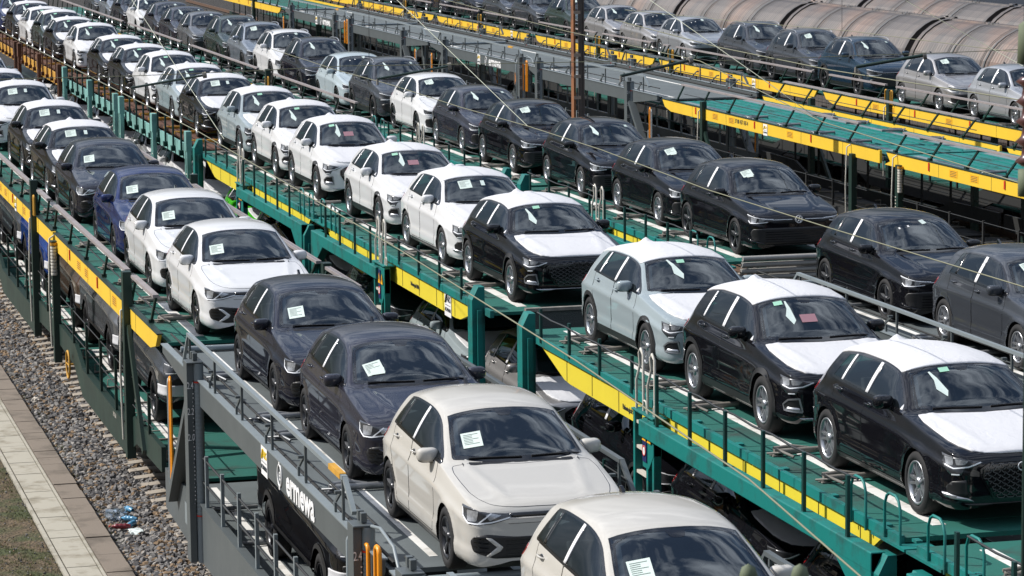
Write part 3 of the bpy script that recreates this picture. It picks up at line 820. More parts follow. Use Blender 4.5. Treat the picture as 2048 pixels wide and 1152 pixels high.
def front_audi(c, root, P, st, PT):
    Z = P.get('Z', lambda z: z); q = lambda l: [(a, Z(b)) for a, b in l]
    lamp_unit(c, root, q([(.50, .675), (.62, .615), (.70, .605), (.74, .53), (.84, .525), (.98, .62), (1.07, .755), (.86, .725), (.64, .705)]),
              [q([(.53, .676), (.66, .626), (.82, .606), (.95, .64)]), q([(.75, .545), (.84, .54)])],
              [q([(.66, .69), (.70, .645), (.80, .64), (.82, .705)]), q([(.85, .715), (.84, .64), (.93, .64), (1.0, .725)])])
    g = MB(); P1 = q([(0, .285), (.34, .285), (.40, .31), (.53, .52), (.53, .60), (.42, .665), (.36, .675), (0, .68)])
    poly = P1+[(-a, b) for a, b in P1[::-1][1:-1]]
    c.patch(g, poly, 'front', .006, .04); go = g.build('grille', GLOSSB, root)
    g = MB(); c.ribbon(g, poly, 'front', .022, .016, closed=True); g.build('grille_frame', GLOSSB, go)
    g = MB(); ins = lambda p: bool(inpoly(np.array([p]), [(a*.96, b) for a, b in poly])[0])
    hexmesh(c, g, ins, -.52, .52, Z(.30), Z(.66)); g.build('honeycomb', mat('satin_black_mesh', (.07, .07, .075), rough=.3, coat=.5), go)
    co, no = c.hit('front', (0, Z(.615))); ring_badge(go, (0, co.y-.022, co.z), .042, mat('bright_badge', (.80, .81, .83), rough=.3, metal=.2) if st.get('badge') else GLOSSB)
    # side intakes
    so_ = pair(c, root, 'side_intake', BLACKP, [('p', q([(.66, .315), (.90, .33), (.93, .40), (.84, .465), (.68, .49)]), .004, 0)])
    if st.get('frame'): it = [('c', q([(.66, .318), (.90, .333), (.93, .40), (.84, .465), (.70, .485)]), .020, .012), ('p', q([(.67, .318), (.89, .333), (.86, .375), (.70, .37)]), .010, 0)]
    else: it = [('p', q([(.60, .270), (.92, .30), (.99, .345), (.90, .345), (.66, .30)]), .012, 0)]
    pair(c, root, 'intake_frame', ALU if not st.get('darkframe') else GLOSSB, it)
    g = MB(); c.patch(g, rpoly(q([(-.62, .215), (.62, .215), (.70, .245), (-.70, .245)]), .01), 'front', .01, .05)
    g.build('bumper_lip', ALU if st.get('clad') else BLACKP, root)
def front_suv(c, root, P, st, PT):
    Z = P.get('Z', lambda z: z); q = lambda l: [(a, Z(b)) for a, b in l]
    lamp_unit(c, root, q([(.44, .625), (.62, .58), (.92, .57), (1.0, .62), (1.07, .752), (.9, .74), (.6, .70), (.44, .68)]),
              [q([(.46, .68), (.7, .708), (.92, .742), (1.05, .752)]), q([(.5, .615), (.64, .592), (.9, .585)])],
              [q([(.54, .68), (.58, .61), (.70, .60), (.72, .70)]), q([(.76, .71), (.76, .60), (.90, .595), (.95, .725)])])
    g = MB(); c.patch(g, q([(-.44, .625), (.44, .625), (.44, .68), (-.44, .68)]), 'front', .003, .05); go = g.build('grille', GLOSSB, root)
    g = MB(); c.ribbon(g, q([(-.44, .656), (.44, .656)]), 'front', .008, .010); g.build('chrome_strip', CHROME, go)
    g = MB(); P1 = q([(0, .26), (.62, .26), (.84, .36), (.88, .46), (.62, .52), (0, .52)])
    poly = P1+[(-a, b) for a, b in P1[::-1][1:-1]]
    c.patch(g, rpoly(poly, .03), 'front', .004, .04); bo = g.build('lower_intake', BLACKP, root)
    g = MB()
    for z in (.32, .37, .42, .47): c.ribbon(g, q([(-.60, z), (.60, z)]), 'front', .009, .010)
    g.build('slats', GLOSSB, bo)
    if st.get('silverlip'):
        g = MB(); c.ribbon(g, q([(-.86, .30), (-.6, .245), (0, .235), (.6, .245), (.86, .30)]), 'front', .022, .012); g.build('bumper_lip', ALU, root)
def front_q2(c, root, P, st, PT):
    front_audi(c, root, P, st, PT)
def fin(P, **k):
    P.setdefault('X', lambda x: x); P.setdefault('Z', lambda z: z)
    P['belt'] = float(pchip(P['zb'], np.array([P['X'](2.2)]))[0]); P['zroof'] = max(z for _, z in P['zc'])
    P['Wm'] = max(b for _, b in P['w']); P['Z0'] = min(z for _, z in P['zs']); P.update(k); return P
def xw(P, L, xf, wb, cow, hd, dz, dw, R_, Ra, **k):
    src = [0, P['xf'], P['xcowl'], P['xhead'], P['xf']+P['wb_'], P['L']]; dst = [0, xf, xf+cow, xf+hd, xf+wb, L]
    Q = dict(P); X = lambda x: float(np.interp(x, src, dst)); zz = k.pop('zk', [.15, .3, .56, .95, 1.0, 1.4])
    Zb = lambda z: z+float(np.interp(z, zz, [dz[0], dz[0], dz[1], dz[2], dz[2], dz[3]]))
    for c in ('zc', 'zb', 'zs', 'zr'): Q[c] = [(X(a), Zb(b)) for a, b in P[c]]
    for c in ('w', 'wb', 'wr'): Q[c] = [(X(a), b*(1+dw*min(1, max(.3, b/.8)))) for a, b in P[c]]
    Q.update(L=L, xf=xf, wb_=wb, R=R_, Ra=Ra, xcowl=X(P['xcowl']), xhead=X(P['xhead']), X=X, Z=Zb); return fin(Q, **k)
POLO = base_polo()
TYPES = {}
def make_types(only=None):
    defs = {
     'polo': ('small_hatchback', fin(dict(POLO), mz=1.0, my=.955, mx=.79-.02), dict(front=front_polo, wheel=('blade', 5, 0), rimc='polo', rim=.215, tw=.19)),
     'golf': ('family_hatchback', xw(POLO, 4.28, .87, 2.641, .43, 1.11, (0, .01, .0, .035), .02, .325, .355, mz=1.02, my=1.0, mx=.74), dict(front=front_golf, wheel=('double', 5, 0), rimc='silver', rim=.225, tw=.21, dlo=dict(x=(1.52, 2.42, 2.51, 3.12, 3.17, 3.38)))),
     'golfd': ('family_hatchback', xw(POLO, 4.28, .87, 2.641, .43, 1.11, (0, .01, .0, .035), .02, .325, .355, mz=1.02, my=1.0, mx=.74), dict(front=front_golf, wheel=('blade', 5, 0), rimc='bicolour', rim=.24, tw=.21, dlo=dict(x=(1.52, 2.42, 2.51, 3.12, 3.17, 3.38)))),
     'audi': ('premium_hatchback', xw(POLO, 4.34, .88, 2.637, .46, 1.055, (.02, .02, .01, .005), .03, .335, .362, mz=1.04, my=1.0, mx=.90), dict(front=front_audi, wheel=('double', 5, 0), rimc='silver', rim=.235, tw=.215, film=True, badge=True)),
     'audic': ('premium_hatchback', xw(POLO, 4.34, .88, 2.637, .46, 1.055, (.05, .03, .01, .005), .03, .335, .365, mz=1.04, my=1.0, mx=.90), dict(front=front_audi, wheel=('double', 5, 0), rimc='silver', rim=.23, tw=.215, film=True, frame=True, clad=True)),
     'q2': ('compact_suv', xw(POLO, 4.20, .82, 2.60, .43, 1.065, (.06, .05, .045, .085), .025, .35, .385, mz=1.10, my=1.0, mx=.83), dict(front=front_q2, wheel=('double', 5, 0), rimc='silver', rim=.23, tw=.215, film=True, frame=True, clad=True, dlo=dict(x=(1.50, 2.42, 2.51, 3.14, 3.14, 3.13)))),
     'tiguan': ('midsize_suv', xw(POLO, 4.54, .90, 2.68, .43, 1.11, (.05, .07, .10, .185), .04, .36, .392, mz=1.16, my=1.05, mx=.83), dict(front=front_suv, wheel=('wide', 5, 0), rimc='bicolour', rim=.245, tw=.225, clad=True, rails=True, privacy=True, dlo=dict(x=(1.50, 2.42, 2.51, 3.14, 3.19, 3.50)))),
    }
    for k, (nm, P, st) in defs.items():
        if only and k not in only: continue
        TYPES[k] = build_car(nm, P, st)
# ================================================================== RAILWAY
TEAL = mat('teal_steel_paint', (.002, .165, .148), rough=.5, nscale=2.2, dirt=(.012, .085, .078), bump=.12, bscale=14)
TEALD = mat('dark_teal_post', (.004, .045, .04), rough=.45, noise=.3)
DECKG = mat('green_deck_grit', (.004, .105, .082), rough=.85, dirt=(.020, .050, .042), nscale=1.1, bump=.35, bscale=90)
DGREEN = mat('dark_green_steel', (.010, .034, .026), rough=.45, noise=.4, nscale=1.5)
YEL = mat('yellow_girder_paint', (.80, .52, .035), rough=.5, noise=.14, nscale=.9, bump=.08, bscale=6)
YELB = mat('lemon_girder_paint', (.74, .60, .04), rough=.5, noise=.12, nscale=.9, bump=.08, bscale=6)
GREY = mat('grey_steel_paint', (.095, .11, .115), rough=.42, noise=.18, nscale=1.2)
GREYD = mat('grey_deck_paint', (.115, .135, .14), rough=.7, noise=.3, nscale=.8, bump=.2, bscale=60)
GREYL = mat('pale_grey_steel', (.22, .255, .27), rough=.4, noise=.15)
STRIPE = mat('worn_white_line', (.68, .67, .64), rough=.8, dirt=(.42, .40, .36), nscale=2.5)
GALV = mat('galvanised_tube', (.30, .31, .32), rough=.45, metal=.5, noise=.3, nscale=6)
OLDT = mat('old_clamp_metal', (.27, .25, .22), rough=.7, noise=.5, nscale=7)
RAILBAR = mat('pinkish_guard_rail', (.30, .265, .26), rough=.6, noise=.3, nscale=3)
RUST = mat('rusty_brown_steel', (.10, .04, .02), rough=.85, dirt=(.035, .016, .010), nscale=2)
OCHRE = mat('ochre_wheel_beam', (.62, .32, .03), rough=.7, noise=.4, nscale=3)
PTEAL = mat('weathered_pale_teal', (.17, .37, .34), rough=.65, dirt=(.10, .22, .20), nscale=1.2)
ORANGE = mat('orange_grab_rail', (.85, .30, .01), rough=.4)
CREAM = mat('cream_grab_rail', (.60, .57, .50), rough=.6, noise=.25, nscale=5)
WHITEP = mat('white_sign_paint', (.75, .75, .75), rough=.6)
DARKM = mat('dark_machinery_and_shade', (.012, .013, .013), rough=.7, noise=.3)
WIRE = mat('black_guard_wire', (.02, .022, .024), rough=.5)
REDP = mat('red_marker_paint', (.55, .03, .015), rough=.5)
WHEELM = mat('wheel_steel', (.05, .045, .042), rough=.6, metal=.3, noise=.3)

def text_obj(txt, size, m, parent, loc, face='-x', name='lettering', extrude=.002, sx=1., bold=0):
    cu = bpy.data.curves.new(name, 'FONT'); cu.body = txt; cu.size = size; cu.extrude = extrude; cu.offset = bold; cu.align_x = 'CENTER'; cu.align_y = 'CENTER'; cu.resolution_u = 2
    o = bpy.data.objects.new('tmp', cu); col.objects.link(o)
    dg = bpy.context.evaluated_depsgraph_get(); me = bpy.data.meshes.new_from_object(o.evaluated_get(dg)); bpy.data.objects.remove(o)
    # text runs towards the viewer (-Y) on a face that looks to -X
    M_ = Matrix(((0, 0, -1, 0), (-1, 0, 0, 0), (0, 1, 0, 0), (0, 0, 0, 1))) if face == '-x' else Matrix(((1, 0, 0, 0), (0, 0, -1, 0), (0, 1, 0, 0), (0, 0, 0, 1)))
    me.transform(Matrix.Diagonal((sx, 1, 1, 1))); me.transform(M_); me.materials.clear()
    t = link(name, me, m, parent); t.location = loc
    return t
def ars_panel(root, x, y, z, s=.46, dark=False):
    """white panel, yellow slanted bars with the letters ARS over ALTMANN"""
    mb = MB(); mb.box((x-.006, y-s*.52, z-s*.55), (x, y+s*.52, z+s*.42)); o = mb.build('owner_panel', WHITEP, root)
    ym = mat('mustard_lettering', (.80, .55, .0), rough=.6); bk = mat('dark_lettering', (.03, .04, .05), rough=.6)
    a = bk if dark == 2 else ym
    g = MB()
    for k in range(2): g.bar((x-.008, y+s*(.42-.13*k), z-s*.05), (x-.008, y+s*(.22-.13*k), z+s*.28), .004, s*.05, up=(1, 0, 0))
    g.bar((x-.008, y+s*.22, z+s*.28), (x-.008, y+s*.10, z+s*.28), .004, s*.045, up=(1, 0, 0)); g.build('slanted_bars', a, o)
    text_obj('ARS', s*.36, a, o, (x-.009, y-s*.17, z+s*.12)); text_obj('ALTMANN', s*.21, bk, o, (x-.009, y, z-s*.30), sx=.95)
    g = MB(); g.box((x-.009, y-s*.42, z-s*.13), (x-.007, y+s*.42, z-s*.11)); g.build('underline', bk, o)
def wheelset(root, X, y):
    mb = MB()
    for sg in (-1, 1):
        mb.lathe([(sg*.68, 0), (sg*.68, .40), (sg*.72, .40), (sg*.72, .37), (sg*.82, .365), (sg*.82, .30), (sg*.78, .28), (sg*.78, .1), (sg*.95, .09), (sg*.95, 0)], (0, y, .17+.36), 'x', 20)
    mb.lathe([(-.7, .07), (.7, .07)], (0, y, .53), 'x', 10)
    return mb.build('wheelset', WHEELM, root)
def chock(root, m, y, sg, z, n=0, long_=False):
    """a wheel-stop bar reaching in from the deck edge"""
    mb = MB(); x0 = sg*1.22
    mb.tube([(x0, y, z+.05), (sg*.62, y, z+.06)], .036, 8); mb.tube([(x0, y+.12, z+.07), (sg*1.0, y+.13, z+.085), (sg*.80, y+.10, z+.055)], .024, 6)
    mb.prism([(-.05+y, z+.01), (.05+y, z+.01), (.03+y, z+.09), (-.01+y, z+.10)], 'x', min(x0, x0+sg*.03), max(x0, x0+sg*.03))
    mb.box((x0-.06, y-.05, z+.006), (x0+.06, y+.15, z+.018))
    mb.tube([(x0+sg*.02, y-.02, z+.09), (x0-sg*.12, y-.24, z+.03)], .018, 6); mb.tube([(x0+sg*.10, y+.05, z+.03), (x0-sg*.02, y-.10, z+.06)], .014, 6)
    return mb.build('wheel_stop', m, root)
def loop(root, pts, r, m, name='grab_rail'):
    mb = MB(); mb.tube(pts, r, 8); return mb.build(name, m, root)
def uloop(x, y, z0, z1, d, off=0):
    """an inverted U standing along the track direction"""
    q = d*.3
    return [(x, y, z0), (x, y, z1-q), (x, y-q*.4, z1-q*.3), (x, y-q, z1), (x, y-d+q, z1), (x, y-d+q*.4, z1-q*.3), (x+off, y-d, z1-q), (x+off, y-d, z0)]
def deck(root, y0, y1, z, dm, name, stripes=True, sm=STRIPE, hw=1.36, gap=None, edge=None, lw=.075):
    mb = MB(); mb.box((-hw, y0, z-.05), (hw, y1, z))
    yy = y0+.6
    if edge:
        while yy < y1-.3: mb.box((-hw, yy, z), (hw, yy+.02, z+.004)); yy += 1.5
    d = mb.build(name, dm, root)
    if stripes:
        for sg in (-1, 1):
            g = MB(); g.box((sg*.88-lw, y0+.45, z), (sg*.88+lw, y1-.3, z+.005)); g.build('lane_line', sm, d)
    return d
def buffer_beam(root, y, m, dr):
    for sg in (-1, 1):
        mb = MB(); mb.lathe([(0, .09), (dr*.35, .07), (dr*.36, .2), (dr*.40, .2), (dr*.40, 0)], (sg*.87, y, 1.0+.06), 'y', 16); mb.build('buffer', DARKM, root)
def loads(ys): return ys

def teal_unit(X, y0, y1, zd, ymid, beam_far, ysto, label, panel=None, joint_cols=(True, True), group='teal and yellow double-deck car wagons', near_ext=0, onlyside=False):
    """beam_far: the outer lifting beam runs from the ladder frame to y1 (True) or to y0 (False)"""
    r = empty('car_carrier_wagon', (X, y0, 0)); tag(r, label, 'rail wagon', group); Y = lambda y: y-y0
    zl = .86
    deck(r, 0, y1-y0, zd, DECKG, 'upper_deck', hw=1.44, edge=True); deck(r, .1, y1-y0-.1, zl, DECKG, 'lower_deck', hw=1.3, edge=True)
    for sg in (-1, 1):
        if sg == 1 and onlyside: continue
        # edge channel of the upper deck
        g = MB(); L_ = y1-y0; a = 0
        while a < L_-.1:
            b = min(a+1.55, L_); g.box((sg*1.44, a+.008, zd-.085), (sg*1.50, b-.008, zd+.022)); g.box((sg*1.37, a+.5, zd+.002), (sg*1.44, a+.62, zd+.03)) if sg < 0 else None; a += 1.55
        g.build('deck_edge_channel', TEAL, r)
        # yellow girder, full depth in the free half and tapered at its tip
        tip = 0 if beam_far else L_; oth = L_ if beam_far else 0; dr = 1 if beam_far else -1
        P_ = [(tip+dr*.75, zd-.07), (tip+dr*2.1, zd-.40), (tip+dr*2.4, zd-.42), (oth-dr*2.0, zd-.42), (oth-dr*.9, zd-.30), (oth-dr*.5, zd-.07)]
        g = MB(); g.prism(P_, 'x', min(sg*1.39, sg*1.45), max(sg*1.39, sg*1.45)); gi = g.build('side_girder', YELB, r)
        g = MB(); a = 1.2
        while a < L_-1.2: g.box((sg*1.452-.004, a, zd-.40), (sg*1.452+.004, a+.012, zd-.09)); a += 1.25
        g.build('girder_seam', mat('dark_girder_seam', (.10, .08, .02), rough=.8), gi)  # thin dark strips at the stiffener lines
        # lifting beam
        m_ = Y(ymid); e_ = L_-.25 if beam_far else .25
        a, b = sorted((m_, e_)); g = MB(); g.box((sg*1.63-.08, a, zd-.40), (sg*1.63+.08, b, zd-.19)); 
        g.prism([(e_, zd-.192), (e_-dr*1.1, zd-.192), (e_-dr*1.1, zd-.40), (e_-dr*.25, zd-.85), (e_, zd-.85)], 'x', sg*1.63-.078, sg*1.63+.078)
        g.build('lifting_beam', TEAL, r, bevel=.012)
        # columns
        for yc, full in ((e_, True), (tip+dr*.55, joint_cols[0])):
            if not full: continue
            g = MB(); sgn = sg
            z1 = zd-.20 if yc == e_ else zd+.34
            g.box((sg*1.58-.10, yc-.14, .75), (sg*1.58+.10, yc+.14, z1-.2)); g.prism([(sg*1.58-.10, z1-.2), (sg*1.58+.10, z1-.2), (sg*1.58+.10, z1), (sg*1.58-.0, z1)] if sg < 0 else [(sg*1.58-.10, z1-.2), (sg*1.58+.10, z1-.2), (sg*1.58+.0, z1), (sg*1.58-.10, z1)], 'y', yc-.14, yc+.14); g.box((sg*1.58-.105, yc-.145, 2.3), (sg*1.58+.105, yc+.145, 2.305)); g.box((sg*1.58-.03, yc-.20, .8), (sg*1.58+.05, yc-.14, z1-.35))
            g.build('corner_column', TEAL, r, bevel=.01)
        # ladder frame
        g = MB(); 
        for q in (-.42, -.17, .38): g.box((sg*1.60-.05, m_+q-.04, .8), (sg*1.60+.05, m_+q+.04, zd-.14))
        g.prism([(m_-.46, zd-.17), (m_-.46, zd-.60), (m_-.25, zd-.80), (m_+.0, zd-.80), (m_+.0, zd-.17)], 'x', sg*1.60-.055, sg*1.60+.055); g.box((sg*1.60-.07, m_-.47, zd-.14), (sg*1.60+.13, m_+.44, zd-.115))
        fr = g.build('ladder_frame', TEAL, r, bevel=.006)
        g = MB()
        for k in range(6): g.box((sg*1.60-.03, m_-.14, zd-.30-k*.32), (sg*1.60+.04, m_+.35, zd-.26-k*.32))
        g.build('rungs', CREAM, fr)
        if sg < 0:
            for q, off in ((.36, -.0), (-.12, -.0)):
                loop(r, [(-1.62, m_+q, zd-.12), (-1.62, m_+q, zd+.25), (-1.60, m_+q-.09, zd+.46), (-1.60, m_+q-.05, zd+.60), (-1.60, m_+q-.12, zd+.66), (-1.60, m_+q-.22, zd+.60), (-1.60, m_+q-.24, zd-.12)], .018, CREAM)
            for q in (.14, -.30):
                loop(r, uloop(-1.60, m_+q, zd-.12, zd+.02, .14), .012, CREAM)
            # warning plates
            g = MB(); g.box((-1.668, m_-.20, zd-.72), (-1.660, m_-.03, zd-.22)); wpz = g.build('warning_plate', mat('navy_plate', (.01, .02, .09), rough=.5), r)
            for zz, yy_ in ((zd-.36, m_-.115), (zd-.36, m_-.32)):
                g = MB(); g.prism([(yy_-.075, zz-.09), (yy_+.075, zz-.09), (yy_, zz+.09)], 'x', -1.675, -1.668); t = g.build('warning_triangle', mat('warning_orange', (.85, .42, .02), rough=.5), wpz)
                g = MB(); g.prism([(yy_+.012, zz+.03), (yy_-.014, zz+.0), (yy_+.0, zz-.01), (yy_-.008, zz-.055), (yy_+.02, zz-.005), (yy_+.002, zz+.005)], 'x', -1.678, -1.675); g.build('lightning_mark', BLACKP, t)
            g = MB(); g.lathe([(-.003, .07), (-.008, .07), (-.008, .052), (-.003, .052)], (-1.668, m_-.115, zd-.58), 'x', 24, 0); g.build('red_ring', REDP, wpz)
            g = MB(); g.lathe([(-.006, 0), (-.006, .052)], (-1.668, m_-.115, zd-.58), 'x', 20); g.box((-1.678, m_-.13, zd-.61), (-1.675, m_-.105, zd-.55)); g.build('plate_disc', WHITEP, wpz)
        # stanchions and guard wire
        top = zd+.46; ys = []
        y = m_+dr*1.25
        n_ = int((abs(e_-m_)-.9)/1.32)
        for k in range(n_+1): ys.append((m_+dr*(.62+1.32*k), sg*1.66, zd-.20))
        for k in range(4): ys.append((m_-dr*(.95+1.48*k), sg*1.50, zd-.03))
        ys = [q for q in ys if .2 < q[0] < L_-.2]
        for yy, xx, z0 in ys:
            g = MB(); g.box((xx-.018, yy-.028, z0), (xx+.018, yy+.028, top)); g.build('stanchion', TEALD, r)
        g = MB(); yq = sorted(q[0] for q in ys)
        if yq:
            pts = []
            for a, b in zip(yq, yq[1:]): pts += [(sg*1.55, a, top-.05), (sg*1.55, (a+b)/2, top-.07)]
            pts.append((sg*1.55, yq[-1], top-.05))
            g.tube(pts, .013, 6); g.build('guard_wire', WIRE, r)
        # step handrails at the joint ends
        for q in (0, .95):
            ya = (e_+dr*-.15)-dr*q*.9 if False else e_-dr*(.1+q)
            loop(r, uloop(sg*1.52, ya, zd-.1, zd+.42, .42), .016, TEAL, 'end_handrail')
        g = MB(); g.box((sg*1.5-.05 if sg < 0 else sg*1.5-.3, e_-.5, zd-.09), (sg*1.5+.3 if sg < 0 else sg*1.5+.05, e_+.4, zd-.06)); g.build('end_step', TEAL, r)
        # lower side sill, guard posts
        g = MB(); g.box((sg*1.46-.04, .2, .52), (sg*1.46+.04, L_-.2, 1.02)); g.build('lower_sill', DGREEN if sg > 0 else TEALD, r)
        k = 1.0
        while k < L_-.8:
            g = MB(); g.box((sg*1.5-.016, k-.022, 1.0), (sg*1.5+.016, k+.022, 1.85)); g.build('lower_post', TEALD, r); k += 1.9
        g = MB(); g.tube([(sg*1.5, .8, 1.78), (sg*1.5, L_-.8, 1.78)], .012, 6); g.build('lower_guard_wire', WIRE, r)
        loop(r, uloop(sg*1.52, m_-1.1, 1.0, 1.75, .26), .022, CREAM)
    if panel:
        yp, zz = panel; ars_panel(r, -1.455, Y(yp), zd-.235, .42, 2)
        text_obj('Platformtragkraft 5000 kg', .10, mat('dark_lettering', (.03, .04, .05), rough=.6), r, (-1.457, Y(yp)+2.35, zd-.27), sx=.62)
    else:
        text_obj('Platformtragkraft 5000 kg', .10, mat('dark_lettering', (.03, .04, .05), rough=.6), r, (-1.457, m_-dr*1.2, zd-.30), sx=.62)
    for y in ysto:
        for sg in (-1, 1): chock(r, OLDT, Y(y), sg, zd)
    for y in (1.2, 3.0, y1-y0-3.0, y1-y0-1.2): wheelset(r, 0, y)
    return r

def steel_unit(X, y0, y1, zd, ysto, label, posts=(), rails=None, panel=None, group='green wagons with yellow girders and tilted guard rails', ym=YEL, empty_deck=False, lean=-.72, tips=(True, True), hb=None, lowposts=True, number=None):
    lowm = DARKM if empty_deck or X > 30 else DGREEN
    r = empty('car_carrier_wagon', (X, y0, 0)); tag(r, label, 'rail wagon', group); Y = lambda y: y-y0; L_ = y1-y0; zl = .9
    d = deck(r, 0, L_, zd, DECKG if not empty_deck else TEAL, 'upper_deck', hw=1.40, edge=True, sm=STRIPE if not empty_deck else GREYL)
    if empty_deck:
        g = MB()
        for xx in (-1.22, -.62, -.3, .3, .62, 1.22):
            g.bar((xx, .2, zd+.012), (xx, L_-.2, zd+.012), .05 if abs(xx) > 1 else .02, .03)
        g.build('deck_rib', TEAL, d)
    deck(r, .1, L_-.1, zl, DECKG if not empty_deck else DARKM, 'lower_deck', hw=1.3, edge=True, sm=STRIPE if not empty_deck else DARKM)  # empty wagons: shade under the upper deck is put into the deck colour
    for sg in (-1, 1):
        xg = sg*1.5
        P_ = [(0 if not tips[0] else .1, zd+.10), (0 if not tips[0] else .35, zd-.10 if tips[0] else zd-.20), (.9 if tips[0] else 0.01, zd-.2), (L_-.9 if tips[1] else L_-.01, zd-.2), (L_-.35, zd-.1), (L_-.1, zd+.10)]
        if not tips[0]: P_ = [(0, zd+.10), (0, zd-.2)]+P_[3:]
        g = MB(); g.prism(P_, 'x', xg-.03, xg+.03); gi = g.build('side_girder', ym, r)
        g = MB(); g.box((xg-.045, .1, zd+.10), (xg+.045, L_-.1, zd+.118)); g.build('girder_cap', DGREEN, gi)
        g = MB(); a = 2.4
        while a < L_-2: g.box((xg-.033, a, zd-.195), (xg+.033, a+.014, zd+.095)); a += 2.9
        g.build('girder_seam', mat('dark_girder_seam', (.10, .08, .02), rough=.8), gi)  # thin dark strips marking the girder seams
        # guard rail on tilted brackets
        for a, b in (rails or [(y0+.6, y1-.6)]):
            a, b = Y(a), Y(b)
            g = MB(); g.box((xg-.045, a, zd+.60), (xg+.045, b, zd+.645)); rb = g.build('guard_rail', RAILBAR, r)
            n_ = max(2, int((b-a)/1.7)); 
            for k in range(n_):
                yy = a+.12-lean+(b-a-.2)*k/(n_-1) if n_ > 1 else a
                g = MB(); g.bar((xg-sg*.04, yy, zd+.13), (xg-sg*.02, yy+lean, zd+.60), .045, .035, up=(1, 0, 0)); g.box((xg-sg*.04-.04, yy-.06, zd+.11), (xg-sg*.04+.04, yy+.06, zd+.17)); g.build('rail_bracket', DGREEN, r)
            g = MB(); g.tube([(xg-sg*.04, a, zd+.36), (xg-sg*.04, b, zd+.36)], .010, 5); g.build('guard_wire', WIRE, r)
        # posts: (y, top, kind)
        for yp, ztop, kd in posts:
            yp = Y(yp); g = MB(); xx = sg*1.56
            g.box((xx-.07, yp-.10, .7), (xx+.07, yp+.10, ztop)); po = g.build('side_post', DGREEN, r, bevel=.008)
            if kd == 'jack':
                g = MB()
                for k in range(9): g.lathe([(0, .055), (.045, .06), (.05, .055)], (xx-.02 if sg > 0 else xx+.02-.06, yp-.14, ztop-.62+k*.06), 'z', 12)
                g.build('jack_sleeve', CREAM, po); g = MB(); g.lathe([(0, .066), (.05, .066)], (xx-.02 if sg > 0 else xx-.04, yp-.14, ztop-.07), 'z', 12); g.build('jack_band', OCHRE, po)
                g = MB()
                for k in range(10): g.box((xx-.073, yp+.02, ztop-.75-k*.075), (xx-.070, yp+.07, ztop-.755-k*.075+.03))
                if sg < 0: g.build('scale_marks', CREAM, po)
            if kd in ('brace', 'jack2'):
                g = MB(); g.bar((xx, yp-.12, ztop-.85), (xx, yp-1.5, 1.05), .14, .06, up=(1, 0, 0)); g.build('diagonal_brace', DGREEN, r)
            if kd == 'mast':
                for q in (-.18, .22):
                    loop(r, uloop(xx-.02 if sg < 0 else xx+.02, yp+q+.06, zd+.12, zd+.50, .14), .022, OCHRE, 'yellow_loop')
            if sg < 0:
                loop(r, [(xx-.08, yp+.22, .95), (xx-.10, yp+.22, 2.0), (xx-.07, yp+.22, zd+.02), (xx+.02, yp+.2, zd+.08)], .018, CREAM)
        if sg < 0:
            for k, q in enumerate((.27, .52, .81)):
                g = MB(); g.box((xg-.05, L_*q, zd-.10), (xg-.035, L_*q+.06, zd+.08)); g.build('red_marker', REDP, r)
            g = MB()
            for q in (.35, .62, .7):
                g = MB(); g.box((xg-.034, L_*q, zd-.12), (xg-.031, L_*q+.45, zd+.05)); g.build('instruction_plate', mat('deep_yellow_plate', (.75, .38, .005), rough=.6), r)
            g = MB()
            for q in (.35, .62, .7):
                for kk in range(4): g.box((xg-.037, L_*q+.05, zd-.10+kk*.035), (xg-.034, L_*q+.40, zd-.09+kk*.035))
            g.build('small_print', mat('dark_lettering', (.03, .04, .05), rough=.6), r)
        # lower sill: dips in the middle, rises over the bogies
        g = MB(); s_ = [(0, 1.05), (0, 1.42), (2.8, 1.40), (3.8, 1.12), (L_-3.8, 1.12), (L_-2.8, 1.40), (L_, 1.42), (L_, 1.05), (L_-2.6, 1.0), (L_-3.8, .62), (3.8, .62), (2.6, 1.0)]
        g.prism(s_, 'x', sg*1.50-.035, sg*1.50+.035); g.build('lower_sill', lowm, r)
        g = MB(); g.box((sg*1.5-.06, 3.9, 1.12), (sg*1.5+.06, L_-3.9, 1.14)); g.build('sill_cap', DGREEN, r)
        if lowposts:
            k = 1.2
            while k < L_-1:
                if not any(abs(Y(p[0])-k) < .5 for p in posts):
                    zz = 1.12 if 3.4 < k < L_-3.4 else 1.4
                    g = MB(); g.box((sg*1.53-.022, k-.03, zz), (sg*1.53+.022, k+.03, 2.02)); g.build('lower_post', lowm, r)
                k += 1.85
            g = MB()
            for zz in (1.98, 1.55): g.tube([(sg*1.53, .8, zz), (sg*1.53, L_-.8, zz)], .010, 5)
            g.build('lower_guard_wire', WIRE, r)
    if panel: ars_panel(r, -1.535, Y(panel), zd-.05, .30)
    if number: text_obj(number, .16, mat('dark_lettering', (.03, .04, .05), rough=.6), r, (-1.535, Y(panel)+1.9, zd-.03))
    if hb:
        g = MB(); yb = Y(hb); g.tube([(-1.62, yb+.24*math.cos(t), .98+.24*math.sin(t)) for t in np.linspace(0, 2*math.pi, 25)], .020, 8, cap=False); g.tube([(-1.62, yb-.24, .98), (-1.62, yb+.24, .98)], .012, 6); g.tube([(-1.62, yb, .98), (-1.5, yb, .98)], .02, 6); g.build('brake_wheel', OCHRE, r)
        text_obj('2437 436-8', .10, CREAM, r, (-1.54, yb-5.6, 1.02), sx=.8); text_obj('31 80', .10, CREAM, r, (-1.54, yb-6.6, 1.2), sx=.8)
    k = 1.5
